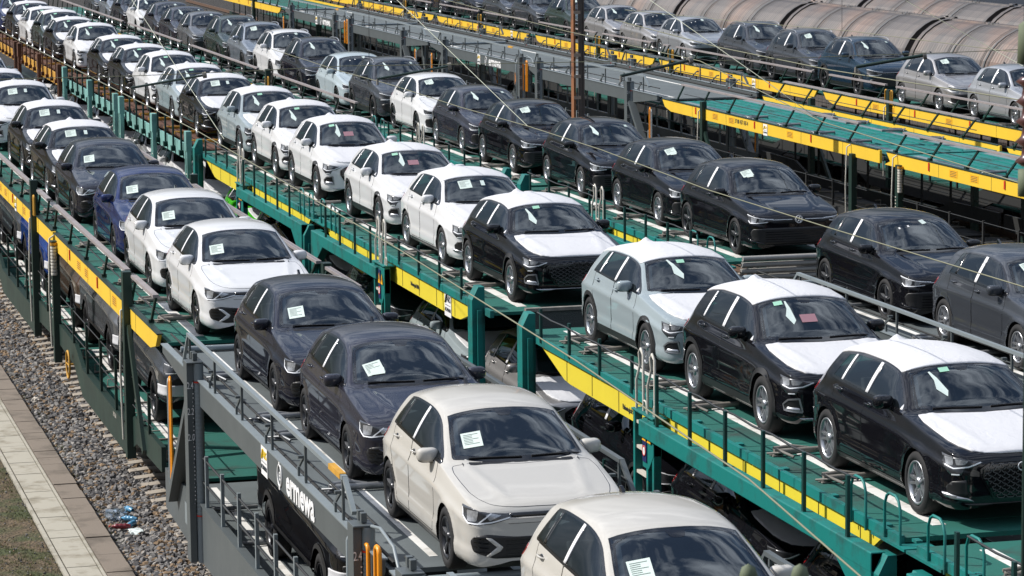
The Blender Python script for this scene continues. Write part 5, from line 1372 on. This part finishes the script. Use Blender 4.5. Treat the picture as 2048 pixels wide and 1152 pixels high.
def arch_wagon(X, y0, L_, label, proto=[None]):
    if proto[0] is not None and abs(proto[0][1]-L_) < .01:
        c = copy_tree(proto[0][0]); c.location = (X, y0, 0); c['label'] = label; return c
    r = empty('covered_wagon', (X, y0, 0)); tag(r, label, 'covered wagon', 'covered wagons with arched roofs')
    prof = [(-1.48, 1.25), (-1.50, 2.6), (-1.49, 3.0), (-1.44, 3.35), (-1.33, 3.68), (-1.17, 3.96), (-.95, 4.20), (-.68, 4.40), (-.36, 4.56), (-.10, 4.60), (-.08, 4.65), (.08, 4.65)]; prof = prof+[(-a, b) for a, b in prof[::-1][1:]]
    ys = []; y = .25
    while y < L_-.25:
        ys += [(y, 0), (y+.04, .010), (y+.10, .010), (y+.14, 0)]; y += .19
    bands = [L_*.27, L_*.5, L_*.73]
    vs = []
    for yy, d in ys:
        for a, b in prof:
            s_ = 1+d/1.5; vs.append((a*s_, yy, 2.6+(b-2.6)*(1+d/2.1) if b > 2.6 else b))
    n = len(prof); g = MB(); g.add(vs, [(i*n+j, i*n+j+1, (i+1)*n+j+1, (i+1)*n+j) for i in range(len(ys)-1) for j in range(n-1)], 0, False)
    for k in (0, len(ys)-1): g.add(vs[k*n:(k+1)*n], [tuple(range(n))], 0)
    g.build('arched_roof', HOP, r)
    for bq in bands:
        for k in (-.30, 0, .30):
            g = MB(); pts = [(a*1.022, bq+k, 2.6+(b-2.6)*1.02) for a, b in prof if b > 1.3]; 
            vs = []
            for a, _, b in pts: vs += [(a, bq+k-.03, b), (a, bq+k+.03, b)]
            g.add(vs, [(2*i, 2*i+1, 2*i+3, 2*i+2) for i in range(len(pts)-1)]); g.build('roof_band', DARKM if k != 0 else GREY, r)
    for e in (.12, L_-.12):
        g = MB(); vs = []
        for a, b in prof: vs += [(a*1.03, e-.13, 2.6+(b-2.6)*1.03 if b > 2.6 else b), (a*1.03, e+.13, 2.6+(b-2.6)*1.03 if b > 2.6 else b)]
        g.add(vs, [(2*i, 2*i+1, 2*i+3, 2*i+2) for i in range(n-1)]); g.build('end_hoop', HOP, r)
    g = MB(); g.box((-1.4, -.25, .9), (1.4, L_+.25, 1.25)); g.box((-1.1, .6, 1.2), (1.1, L_-.6, 1.5)); g.build('underframe', RUST, r)
    for y in (1.3, 3., L_-3., L_-1.3): wheelset(r, 0, y)
    proto[0] = (r, L_); return r
ORD = ['rightmost', 'second from the right', 'third from the right', 'fourth from the right', 'fifth from the right', 'sixth from the right', 'seventh from the right', 'eighth from the right', 'ninth from the right']
k = 0
for X, ya in ((TRK['F'], 56.2), (TRK['G'], 62.6)):
    nm = 'front' if X < 40 else 'rear'
    for i in range(9):
        y0 = ya+i*12.1
        if y0 > 165: break
        arch_wagon(X, y0, 11.6, f'grey arched-roof covered wagon, {ORD[i]} in the {nm} row behind the car trains')
# warehouse behind
r = empty('warehouse', (76, 150, 0)); tag(r, 'pale grey warehouse with dark louvres behind the covered wagons', 'building')
g = MB(); g.box((-16, 0, 0), (60, 40, 9)); g.build('wall', mat('pale_sheet_wall', (.36, .36, .37), rough=.6, noise=.08), r)
for q in (2., 12):
    g = MB()
    for kk in range(14): g.box((q, -.06, 2.2+kk*.35), (q+6, -.01, 2.45+kk*.35))
    g.build('louvre', DARKM, r)

# ================================================================== MAST AND WIRES
r = empty('catenary_mast', (21.0, 73.5, 0)); tag(r, 'rusty lattice steel mast between the third train and the empty wagons', 'mast')
MR = mat('rusty_orange_steel', (.22, .085, .03), rough=.8, dirt=(.07, .035, .025), nscale=2); MG = mat('weathered_grey_steel', (.11, .09, .08), rough=.7, noise=.4)
for sg, m_ in ((-1, MR), (1, MG)):
    g = MB(); g.box((sg*.09-.025, -.12, 0), (sg*.09+.025, -.10, 12)); g.box((sg*.11-.006, -.12, 0), (sg*.11+.006, .12, 12)); g.box((sg*.09-.025, .10, 0), (sg*.09+.025, .12, 12)); g.build('channel', m_, r)
g = MB(); g.box((.02, -.115, 0), (.16, -.10, 12)); g.build('cover_strip', MG, r)
g = MB()
for k in range(22): g.box((-.11, -.128, .3+k*.52), (.06, -.121, .38+k*.52))
g.build('batten', mat('pale_batten', (.32, .25, .2), rough=.8), r)
def wire(name, label, pts, rad, m=None, cat='wire', grp='overhead wires', n=5):
    P_ = [at(a, b, Z=z) for a, b, z in pts]; mb = MB(); mb.tube(P_, rad, n); o = mb.build(name, m or mat('weathered_copper_wire', (.20, .20, .13), rough=.6), None); tag(o, label, cat, grp); return o
wire('overhead_wire', 'contact wire running down between the left-hand and second trains', [(-60, 30, 6), (0, 62, 6), (400, 265, 6), (800, 500, 6), (1150, 720, 6), (1500, 960, 6), (1720, 1152, 6), (1800, 1230, 6)], .0065)
wire('overhead_wire', 'thin slanted wire ending on the contact wire left of centre top', [(240, -40, 7.6), (264, 0, 7.5), (448, 278, 6.0)], .005, mat('pale_rope_wire', (.40, .42, .33), rough=.6))
wire('overhead_wire', 'contact wire crossing the black hatchbacks of the third train', [(540, 97, 6), (680, 142, 6), (784, 170, 6), (923, 215, 6), (1055, 252, 6), (1201, 299, 6), (1417, 380, 6), (1650, 453, 6), (2039, 571, 6), (2100, 592, 6)], .0065)
wire('overhead_wire', 'pale slanted wire ending above the black hatchbacks', [(770, -25, 7.6), (794, 0, 7.5), (1055, 252, 6.0)], .0055, MATS['pale_rope_wire'])
wire('overhead_wire', 'pale slanted wire ending over the empty green deck', [(1280, -15, 7.6), (1300, 0, 7.5), (1528, 160, 6.6), (1643, 243, 6.0)], .0055, MATS['pale_rope_wire'])
wire('overhead_wire', 'pale slanted wire over the covered wagons in the top right corner', [(1795, -10, 7.6), (1810, 0, 7.5), (2060, 140, 6.6)], .0055, MATS['pale_rope_wire'])
wire('overhead_wire', 'dark contact wire crossing the dark crossovers near the rusty mast', [(861, -8, 6), (1131, 62, 6), (1400, 122, 6), (1643, 243, 6), (2060, 372, 6)], .008)
wire('overhead_wire', 'dark contact wire crossing the silver hatchbacks at the right', [(1230, 40, 6), (1435, 94, 6), (1660, 140, 6), (2060, 203, 6)], .010)
wire('overhead_wire', 'nearly level span wire crossing the left and middle trains', [(-20, 159, 6.6), (260, 152, 6.6), (480, 143, 6.6), (690, 132, 6.6), (900, 129, 6.6), (1057, 126, 6.6), (1260, 122, 6.6)], .006)
wire('overhead_wire', 'level span wire crossing in front of the covered wagons', [(1250, 20, 6.6), (1500, 45, 6.6), (1700, 62, 6.6), (2060, 108, 6.6)], .006)
wire('overhead_wire', 'short level wire above the dark blue crossover', [(1420, 122, 6.6), (1700, 112, 6.6), (1900, 105, 6.6), (2060, 98, 6.6)], .006)
def arm(lbl, a, b, rr):
    P0, P1 = at(a[0], a[1], Z=6.15), at(b[0], b[1], Z=6.35); r_ = empty('registration_arm', P0); tag(r_, lbl, 'wire support', 'registration arms')
    mb = MB(); mb.tube([(0, 0, 0), P1-P0], rr, 8); mb.build('tube', DGREEN, r_)
    mb = MB(); d = P1-P0; mb.tube([d*.97, d*1.02], rr*2.6, 8); mb.tube([Vector((0, 0, 0)), Vector((0, 0, -.10))], rr*.9, 6); mb.build('clamp', OLDT, r_)
arm('dark tube arm above the white-wrapped cars at the upper left', (262, 176), (410, 150), .020)
arm('dark tube arm over the white hatchback of the third train', (755, 158), (900, 132), .022)
arm('dark tube arm over the empty grey deck', (1242, 152), (1380, 121), .026)
arm('dark tube arm over the dark blue crossover at the right', (1712, 134), (1850, 110), .030)
for q, lb, t, b, D in (((738, 0), 'vertical dropper wire ending above the dark grey crossover', (738, -20), (738, 132), 78), ((1684, 0), 'vertical dropper wire in front of the dark blue crossover', (1684, -20), (1684, 90), 84)):
    mb = MB(); mb.tube([at(t[0], t[1], D=D), at(b[0], b[1], D=D)], .007, 5); tag(mb.build('dropper_wire', DARKM), lb, 'wire', 'overhead wires')
# near insulator at the right edge
p = at(2056, 100, D=13.5); q = at(2056, 432, D=13.5); r = empty('line_insulator', q); tag(r, 'blurred ribbed brown insulator at the right edge', 'insulator'); h = (p-q).length
mb = MB(); mb.tube([(0, 0, -3), (0, 0, 0)], .012, 8); mb.tube([(0, 0, h*.9), (0, 0, h+2.)], .03, 8); mb.build('rod', DGREEN, r)
mb = MB(); prof = []
for k in range(5): prof += [(h*(.30+.12*k), .028), (h*(.33+.12*k), .060), (h*(.36+.12*k), .034)]
mb.lathe(prof, (0, 0, 0), 'z', 20); mb.build('rib_body', mat('brown_porcelain', (.09, .035, .03), rough=.25, coat=.6), r)
mb = MB(); mb.lathe([(h*.12, 0), (h*.12, .045), (h*.28, .045), (h*.28, 0)], (0, 0, 0), 'z', 16); mb.lathe([(h*.9, 0), (h*.92, .055), (h*1.15, .05), (h*1.2, 0)], (0, 0, 0), 'z', 16); mb.build('cap', mat('mossy_metal', (.14, .17, .10), rough=.7, noise=.4), r)
# small insulators poking in at the bottom edge
for u_, lb in ((1497, 'left one of two blurred green insulators at the bottom edge'), (1600, 'right one of two blurred green insulators at the bottom edge')):
    q = at(u_, 1150, D=12); mb = MB(); mb.lathe([(-.3, .02), (-.05, .022), (-.04, .032), (.0, .035), (.03, .026), (.045, 0)], q, 'z', 16); tag(mb.build('line_insulator', mat('mossy_metal', (.10, .16, .10), rough=.4, coat=.5)), lb, 'insulator', 'insulators at the bottom edge')

# ================================================================== LITTER
BOT = glass_mat('crumpled_clear_plastic', (.75, .82, .88), (.9, .10), (.5, .6, .7)); r2_ = random.Random(11)
def bottle(p, ang, L_, m, cap, lb):
    r = empty('plastic_bottle', p, ang); tag(r, lb, 'bottle', 'litter beside the kerb'); g = MB(); pr = []
    for k in range(14): t = k/13; pr.append(((t-.5)*L_, (.04 if .08 < t < .72 else .038*(1-max(0, t-.72)/.3) if t >= .72 else .025)*(1+.16*math.sin(k*2.3))))
    g.lathe(pr, (0, 0, .04), 'y', 12); g.build('bottle_body', m, r); g = MB(); g.lathe([(L_*.5, 0), (L_*.5, .016), (L_*.5+.02, .016), (L_*.5+.02, 0)], (0, 0, .04), 'y', 10); g.build('cap', cap, r)
BL = mat('blue_bottle_film', (.12, .38, .62), rough=.2, coat=.7, noise=.5, nscale=14); BRN = mat('dark_red_bottle_label', (.25, .02, .03), rough=.3, noise=.5, nscale=16)
gx = lambda a, b: at(a, b, Z=.06)
bottle(gx(258, 1042), .9, .28, BL, WHITEP, 'crumpled pale blue bottle, upper of the two blue ones in the litter'); bottle(gx(265, 1052), -.6, .28, BL, WHITEP, 'crumpled pale blue bottle, lower of the two blue ones in the litter')
bottle(gx(241, 1058), 1.35, .30, BRN, REDP, 'dark bottle with a red label in the litter'); bottle(gx(258, 1023), .3, .26, BL, BL, 'small blue bottle at the top of the litter heap')
def crumple(name, lb, p, s, m, seed, cat):
    rs = random.Random(seed); bm = bmesh.new(); bmesh.ops.create_icosphere(bm, subdivisions=3, radius=1)
    for v in bm.verts:
        k = 1+.35*math.sin(v.co.x*5+seed)*math.sin(v.co.y*6+seed*2)+rs.uniform(-.16, .16); v.co = Vector((v.co.x*s[0]*k, v.co.y*s[1]*k, max(-.5, v.co.z)*s[2]*k))
    me = bpy.data.meshes.new(name); bm.to_mesh(me); bm.free(); o = link(name, me, m); o.location = p; tag(o, lb, cat, None); return o
crumple('plastic_bag', 'crumpled translucent bag beside the kerb, left part of the litter heap', gx(232, 1030), (.16, .30, .07), BOT, 1, 'bag')
crumple('plastic_bag', 'white plastic scrap at the lower right of the litter heap', gx(272, 1062), (.10, .2, .02), mat('white_plastic', (.66, .72, .70), rough=.4), 5, 'bag')
crumple('litter_lump', 'round pale cup lying on the ballast near the green wagon', gx(72, 800), (.07, .09, .05), mat('pale_foam', (.55, .5, .43), rough=.8), 3, 'cup')

# ================================================================== THE CARS
make_types()
def pickup_def():
    P = dict(L=5.35, xf=.95, wb_=3.3, R=.385, Ra=.435, crease=.76, xcowl=1.52, xhead=2.27, crown=2.6, lip=.02)
    P['zc'] = [(0, .85), (.012, .95), (.04, 1.0), (.1, 1.06), (.2, 1.10), (.5, 1.16), (1.2, 1.22), (1.45, 1.26), (1.6, 1.34), (2.0, 1.60), (2.25, 1.76), (2.4, 1.80), (2.9, 1.83), (3.5, 1.81), (3.62, 1.76), (3.72, 1.45), (3.80, 1.28), (4.5, 1.27), (5.2, 1.28), (5.3, 1.2), (5.34, .8), (5.35, .75)]
    P['zb'] = [(0, .80), (.05, .95), (.15, 1.03), (.5, 1.11), (1.4, 1.19), (2, 1.21), (3.5, 1.24), (3.8, 1.24), (5.2, 1.25), (5.3, 1.1), (5.35, .7)]
    P['w'] = [(0, .6), (.02, .72), (.06, .82), (.15, .89), (.4, .945), (1, .96), (5, .955), (5.25, .93), (5.33, .85), (5.35, .7)]
    P['wb'] = [(0, .55), (.05, .72), (.15, .80), (.5, .85), (3.8, .87), (5.2, .87), (5.35, .65)]
    P['zs'] = [(0, .5), (.1, .42), (.5, .40), (4.8, .42), (5.3, .5), (5.35, .55)]
    P['zr'] = [(0, .81), (.05, .965), (.15, 1.045), (.5, 1.125), (1.4, 1.215), (1.55, 1.29), (2.0, 1.55), (2.25, 1.69), (2.5, 1.745), (3.4, 1.74), (3.58, 1.69), (3.70, 1.40), (3.8, 1.255), (5.2, 1.262), (5.35, .72)]
    P['wr'] = [(0, .5), (.05, .68), (.15, .76), (1.4, .80), (1.6, .765), (2.25, .66), (3.4, .65), (3.65, .72), (3.8, .80), (5.2, .80), (5.35, .6)]
    X = lambda x: float(np.interp(x, [0, .85, 1.26, 2.0, 2.5, 3.1, 3.42, 3.7, 4.07], [0, .95, 1.52, 2.27, 2.80, 3.42, 3.60, 3.75, 5.35]))
    return fin(P, X=X, Z=lambda z: z+.32, mz=1.33, my=1.09, mx=.85)
def front_pick(c, root, P, st, PT):
    front_suv(c, root, P, st, PT)
    pair(c, root, 'bumper_film', FILM, [('p', [(.50, .54), (1.22, .54), (1.24, .70), (.50, .72)], .012, 0)])
    for sg in (-1, 1):
        g = MB(); g.box((sg*.84-.10, .52, .46), (sg*.84+.14*1, 2.75, .52)); g.build('running_board', BLACKP, root, bevel=.02)
TYPES['pickup'] = build_car('pickup_truck', pickup_def(), dict(front=front_pick, wheel=('wide', 5, 0), rimc='bicolour', rim=.26, tw=.25, clad=True, body='pickup', privacy=True, dlo=dict(x=(1.50, 2.42, 2.51, 3.14, 3.14, 3.13))))
STK = {}
def stick(t, var):
    """paper sheets and tags shown behind the windscreen of one car type"""
    if (t, var) in STK: return STK[t, var]
    P = TYPES[t][1].P; c = TYPES[t][1]; X = P['X']; S = lambda x: X(x)-P['xf']; out = []
    def quad(cx, x0, w_, h_, m, nm, rot=0, off=.006, lines=0):
        mb = MB(); vs = []
        for a, b in ((-1, -1), (1, -1), (1, 1), (-1, 1)):
            dx, dy = a*w_/2, b*h_/2; dx, dy = dx*math.cos(rot)-dy*math.sin(rot), dx*math.sin(rot)+dy*math.cos(rot)
            co, no = c.hit('top', (cx+dx, S(x0)+dy)); vs.append(co+no*off)
        mb.add(vs, [(0, 1, 2, 3)]); out.append((nm, mb.mesh(nm), m))
        if lines:
            mb = MB()
            for k in range(lines):
                t0 = .14+.72*k/lines; a_ = vs[3]+(vs[0]-vs[3])*t0; b_ = vs[2]+(vs[1]-vs[2])*t0; d_ = (b_-a_); dn = (vs[0]-vs[3])*.035; e0, e1 = .10, (.55 if k % 3 else .85); up_ = Vector((0, 0, .002))
                mb.add([a_+d_*e0+up_, a_+d_*e1+up_, a_+d_*e1+dn+up_, a_+d_*e0+dn+up_], [(0, 1, 2, 3)])
            out.append(('sheet_print', mb.mesh('sheet_print'), PRINT))
    def tagshape(cx, x0, s, rot):
        mb = MB(); pl = [(-.02, .14), (.0, .14), (.03, .05), (.06, -.10), (.02, -.15), (-.05, -.05), (-.015, .04)]; vs = []
        for a, b in pl:
            a, b = a*s, b*s; a, b = a*math.cos(rot)-b*math.sin(rot), a*math.sin(rot)+b*math.cos(rot)
            co, no = c.hit('top', (cx+a, S(x0)+b*1.3)); vs.append(co+no*.006)
        mb.add(vs, [tuple(range(7))]); out.append(('hanging_tag', mb.mesh('hanging_tag'), TAGW))
    if var == 'sheet': quad(-.42, 1.50, .20, .22, PAPER, 'paper_sheet', -.08, lines=7)
    if var == 'sheet2': quad(-.40, 1.47, .21, .22, PAPER, 'paper_sheet', .12, lines=7); quad(-.37, 1.40, .16, .10, PAPER, 'paper_sheet', -.05, .009)
    if var == 'mint': quad(-.20, 1.84, .11, .07, MINT, 'mint_sticker'); tagshape(-.34, 1.62, 1.0, .15)
    if var == 'mint2': quad(-.34, 1.86, .11, .07, MINT, 'mint_sticker', -.06); tagshape(-.26, 1.66, 1.0, -.15); quad(-.05, 1.52, .20, .12, PINK, 'pink_sheet')
    if var == 'mint3': quad(-.10, 1.82, .11, .07, MINT, 'mint_sticker'); tagshape(-.22, 1.66, 1.1, .3)
    if var == 'sheetA': quad(-.26, 1.70, .22, .20, PAPER, 'paper_sheet', 0, lines=6); quad(.05, 1.70, .07, .12, TAGW, 'hanging_tag')
    if var == 'top': quad(-.33, 1.76, .20, .17, PAPER, 'paper_sheet', .1, lines=5); quad(-.30, 1.68, .12, .08, PAPER, 'paper_sheet', 0, .009)
    if var == 'tag': tagshape(-.34, 1.72, 1.0, .2); quad(.38, 1.86, .07, .07, TAGW, 'corner_sticker', .3)
    if var == 'dots': quad(-.3, 1.72, .03, .04, WHITEP, 'white_mark'); quad(-.15, 1.74, .03, .04, WHITEP, 'white_mark'); quad(.12, 1.84, .09, .10, TAGW, 'corner_sticker', .4)
    STK[t, var] = out; return out
TXT = dict(white='white', beige='beige', black='black', darkgrey='dark violet-grey', blueblack='blue-black', blue='dark blue', greyblue='pale grey-blue', silver='silver', warmsilver='warm silver', midgrey='mid grey', slate='dark slate-grey', green='bright green', darkgreen='dark green', petrol='petrol-blue', iceblue='ice-blue', bronze='bronze', brightblue='bright blue', silverblue='silver-blue')
KIND = dict(polo='small hatchback', golf='hatchback', golfd='hatchback', audi='hatchback with white film on roof and bonnet', audic='hatchback with white film and cladding', q2='crossover with white film', tiguan='crossover with roof rails', pickup='pickup truck')
ORD = ['nearest', 'second', 'third', 'fourth', 'fifth', 'sixth', 'seventh', 'eighth', 'ninth', 'tenth', 'eleventh', 'twelfth', 'thirteenth', 'fourteenth', 'fifteenth', 'sixteenth', 'seventeenth', 'eighteenth', 'nineteenth', 'twentieth', 'twenty-first', 'twenty-second', 'twenty-third']
FARSKIP = ('steering_wheel', 'headliner', 'badge', 'light_bar', 'reflector', 'mirror_foot', 'sill_trim', 'bumper_seam', 'corner_film', 'slats')
rc = random.Random(4)
def place(t, x, y, z, p, var, label, group, far=False, rot=0., skip=()):
    o = copy_tree(TYPES[t][0], None, (FARSKIP if far else ())+skip); o.location = (x, y, z); o.rotation_euler = (0, 0, rot)
    for ch in o.children_recursive:
        for s in ch.material_slots:
            if s.link == 'OBJECT': s.material = PAINTS[p]
    if var:
        for nm, me, m in stick(t, var): link(nm, me, m, o)
    tag(o, label.replace('hatchback with white film and cladding', 'film-wrapped hatchback').replace('hatchback with white film on roof and bonnet', 'film-wrapped hatchback').replace('crossover with white film', 'film-wrapped crossover'), 'pickup' if t == 'pickup' else 'car', group); return o
def bridge():
    r = empty('bridge_plate_stack', (18.5, 50.15, 0)); tag(r, 'stack of pale steel bridging bars between the green and grey wagons of the third train', 'bridge plates')
    for k in range(4):
        g = MB(); g.tube([(-1.25, .05*k, 2.98-.115*k), (1.35, .05*k, 2.98-.115*k)], .045, 8); g.box((-1.25, .02+.05*k, 2.93-.115*k), (1.35, .05+.05*k, 3.02-.115*k)); g.build('bar', mat('pale_rolled_steel', (.36, .35, .33), rough=.5, noise=.25), r)
    for y_, lb in ((44.35, 'dark chequered bridging plate standing below the black wrapped hatchback, second train'),):
        r = empty('bridge_plate', (13.05, y_, 0)); tag(r, lb, 'bridge plates'); g = MB(); g.box((-1.2, 0, 2.80), (1.3, .03, 3.12)); g.build('plate', mat('chequered_dark_plate', (.05, .06, .06), rough=.5, bump=.6, bscale=60), r); g = MB(); g.box((-1.2, -.03, 3.12), (1.3, .07, 3.17)); g.build('top_bar', OLDT, r)
bridge()
def row(name, X, items, group, near=70):
    for k, it in enumerate(items):
        t, y, z, p, var = it[:5]; x = it[5] if len(it) > 5 else X+rc.uniform(-.012, .012)
        place(t, x, y, z, p, var, f'{TXT[p]} {KIND[t]}, {ORD[k]} car in the {name} row', group, far=y > near, rot=rc.uniform(-.006, .006))
row('left-hand upper', 7.85, [('polo', 23.26, 2.875, 'beige', 'sheet', 7.76), ('polo', 29.26, 2.875, 'beige', 'sheet'), ('polo', 34.02, 2.875, 'darkgrey', 'sheet2'), ('polo', 38.60, 2.875, 'blueblack', 'sheet'), ('polo', 44.88, 2.95, 'white', 'sheet'), ('polo', 49.57, 2.95, 'white', 'sheet'), ('polo', 53.85, 2.95, 'blue', 'sheet'), ('polo', 59.85, 2.95, 'blueblack', 'sheet'), ('audi', 64.11, 2.95, 'black', 'sheetA'), ('q2', 68.94, 2.95, 'black', 'sheetA'), ('q2', 75.8, 2.95, 'white', 'sheetA'), ('audi', 81.8, 2.95, 'white', 'mint'), ('q2', 86.9, 2.95, 'white', 'mint'), ('audi', 92, 2.95, 'white', 'mint')], 'cars on the upper deck of the left-hand train')
row('second upper', 13.02, [('audi', 23.9, 2.995, 'white', None), ('audi', 29.75, 2.995, 'black', 'mint'), ('q2', 34.58, 2.995, 'black', 'mint2'), ('audic', 39.30, 2.995, 'greyblue', 'mint3'), ('audic', 46.33, 2.995, 'black', 'mint'), ('audi', 50.88, 2.995, 'white', 'sheetA'), ('audic', 55.92, 2.995, 'white', 'mint2'), ('q2', 61.77, 2.995, 'white', 'mint2'), ('q2', 66.31, 2.995, 'white', 'mint'), ('q2', 70.82, 2.995, 'greyblue', 'mint'),
  ('audi', 76.9, 2.995, 'black', 'sheetA'), ('audic', 81.07, 2.995, 'greyblue', 'mint'), ('q2', 85.59, 2.995, 'white', 'mint'), ('audi', 90.75, 2.995, 'black', 'mint'), ('audi', 95.83, 2.995, 'black', 'mint'), ('q2', 102.15, 2.995, 'white', 'mint'), ('audi', 108.25, 2.995, 'black', 'mint'), ('q2', 112.34, 2.995, 'darkgreen', 'mint'), ('audi', 116.63, 2.995, 'white', 'mint'), ('audi', 121.78, 2.995, 'black', 'mint'), ('audi', 127.2, 2.995, 'blue', 'mint'), ('q2', 132.5, 2.995, 'white', 'mint')], 'cars on the upper deck of the second train')
row('third upper', 18.38, [('golf', 39.3, 2.735, 'slate', 'top'), ('golfd', 44.25, 2.735, 'black', 'dots'), ('golfd', 51.37, 2.905, 'black', 'top'), ('golf', 55.85, 2.905, 'black', 'top'), ('golf', 61.12, 2.905, 'black', 'tag'), ('golf', 66.51, 2.905, 'black', 'top'), ('golf', 71.24, 2.905, 'darkgrey', 'tag'), ('golfd', 75.95, 2.905, 'white', 'top'), ('tiguan', 81.01, 2.875, 'slate', 'tag'), ('golfd', 85.78, 2.875, 'iceblue', 'dots'), ('tiguan', 91.15, 2.875, 'blueblack', 'tag'), ('tiguan', 96.03, 2.875, 'white', 'dots'), ('tiguan', 101.02, 2.875, 'silverblue', 'top'), ('tiguan', 105.79, 2.875, 'darkgreen', 'tag'),
  ('golf', 112.33, 2.875, 'midgrey', 'dots'), ('golf', 116.71, 2.875, 'darkgrey', 'tag'), ('golf', 121.02, 2.875, 'darkgrey', 'dots'), ('golfd', 126, 2.875, 'white', 'tag'), ('golf', 130.6, 2.875, 'blueblack', 'tag'), ('golf', 135, 2.875, 'silverblue', 'tag'), ('golf', 140, 2.875, 'slate', None)], 'cars on the upper deck of the third train')
row('right-hand upper', 33.4, [('golf', 73.4, 2.885, 'silver', 'dots'), ('golf', 78.39, 2.885, 'warmsilver', 'top'), ('tiguan', 84.40, 2.885, 'petrol', 'tag'), ('tiguan', 89.15, 2.885, 'slate', 'top'), ('tiguan', 93.96, 2.885, 'slate', 'tag'), ('golf', 100.76, 2.885, 'silver', 'dots'), ('golf', 105.17, 2.885, 'warmsilver', 'dots'), ('golf', 109.87, 2.885, 'warmsilver', 'tag'), ('tiguan', 115.2, 2.885, 'darkgreen', 'top'), ('tiguan', 120.4, 2.885, 'slate', None), ('tiguan', 125.2, 2.885, 'slate', None), ('tiguan', 130.2, 2.885, 'blueblack', None), ('golf', 136, 2.885, 'darkgrey', None), ('tiguan', 141, 2.885, 'slate', None), ('golf', 146, 2.885, 'blueblack', None), ('golf', 151, 2.885, 'slate', None)], 'cars on the upper deck of the sixth track')
def low(X, items, group, where, z):
    for k, (t, y, p) in enumerate(items):
        place(t, X, y, z, p, None, f'{TXT[p]} {KIND[t].split(" with")[0]}, {ORD[k]} one on the lower deck of the {where} train', group, far=True)
low(7.9, [('pickup', 35.6, 'black'), ('pickup', 49.2, 'slate'), ('pickup', 54.6, 'midgrey'), ('pickup', 60.0, 'bronze'), ('pickup', 65.3, 'brightblue'), ('pickup', 70.8, 'slate')], 'pickups on the lower deck of the left-hand train', 'left-hand', .905)
low(13.05, [('audi', 30.2, 'black'), ('audi', 35.2, 'black'), ('tiguan', 39.8, 'black'), ('q2', 45.4, 'warmsilver'), ('audic', 50.5, 'greyblue'), ('tiguan', 56.0, 'darkgreen'), ('q2', 61.2, 'midgrey'), ('tiguan', 65.9, 'black'), ('audic', 70.6, 'green'), ('q2', 76.8, 'white'), ('audi', 82, 'white'), ('q2', 87, 'silver'), ('audi', 92.3, 'warmsilver'), ('q2', 97.5, 'white'), ('audi', 103, 'silver'), ('audi', 108, 'white'), ('q2', 113, 'silver')], 'cars on the lower deck of the second train', 'second', .865)
for k in TYPES:
    for ch in list(TYPES[k][0].children_recursive)+[TYPES[k][0]]: bpy.data.objects.remove(ch)
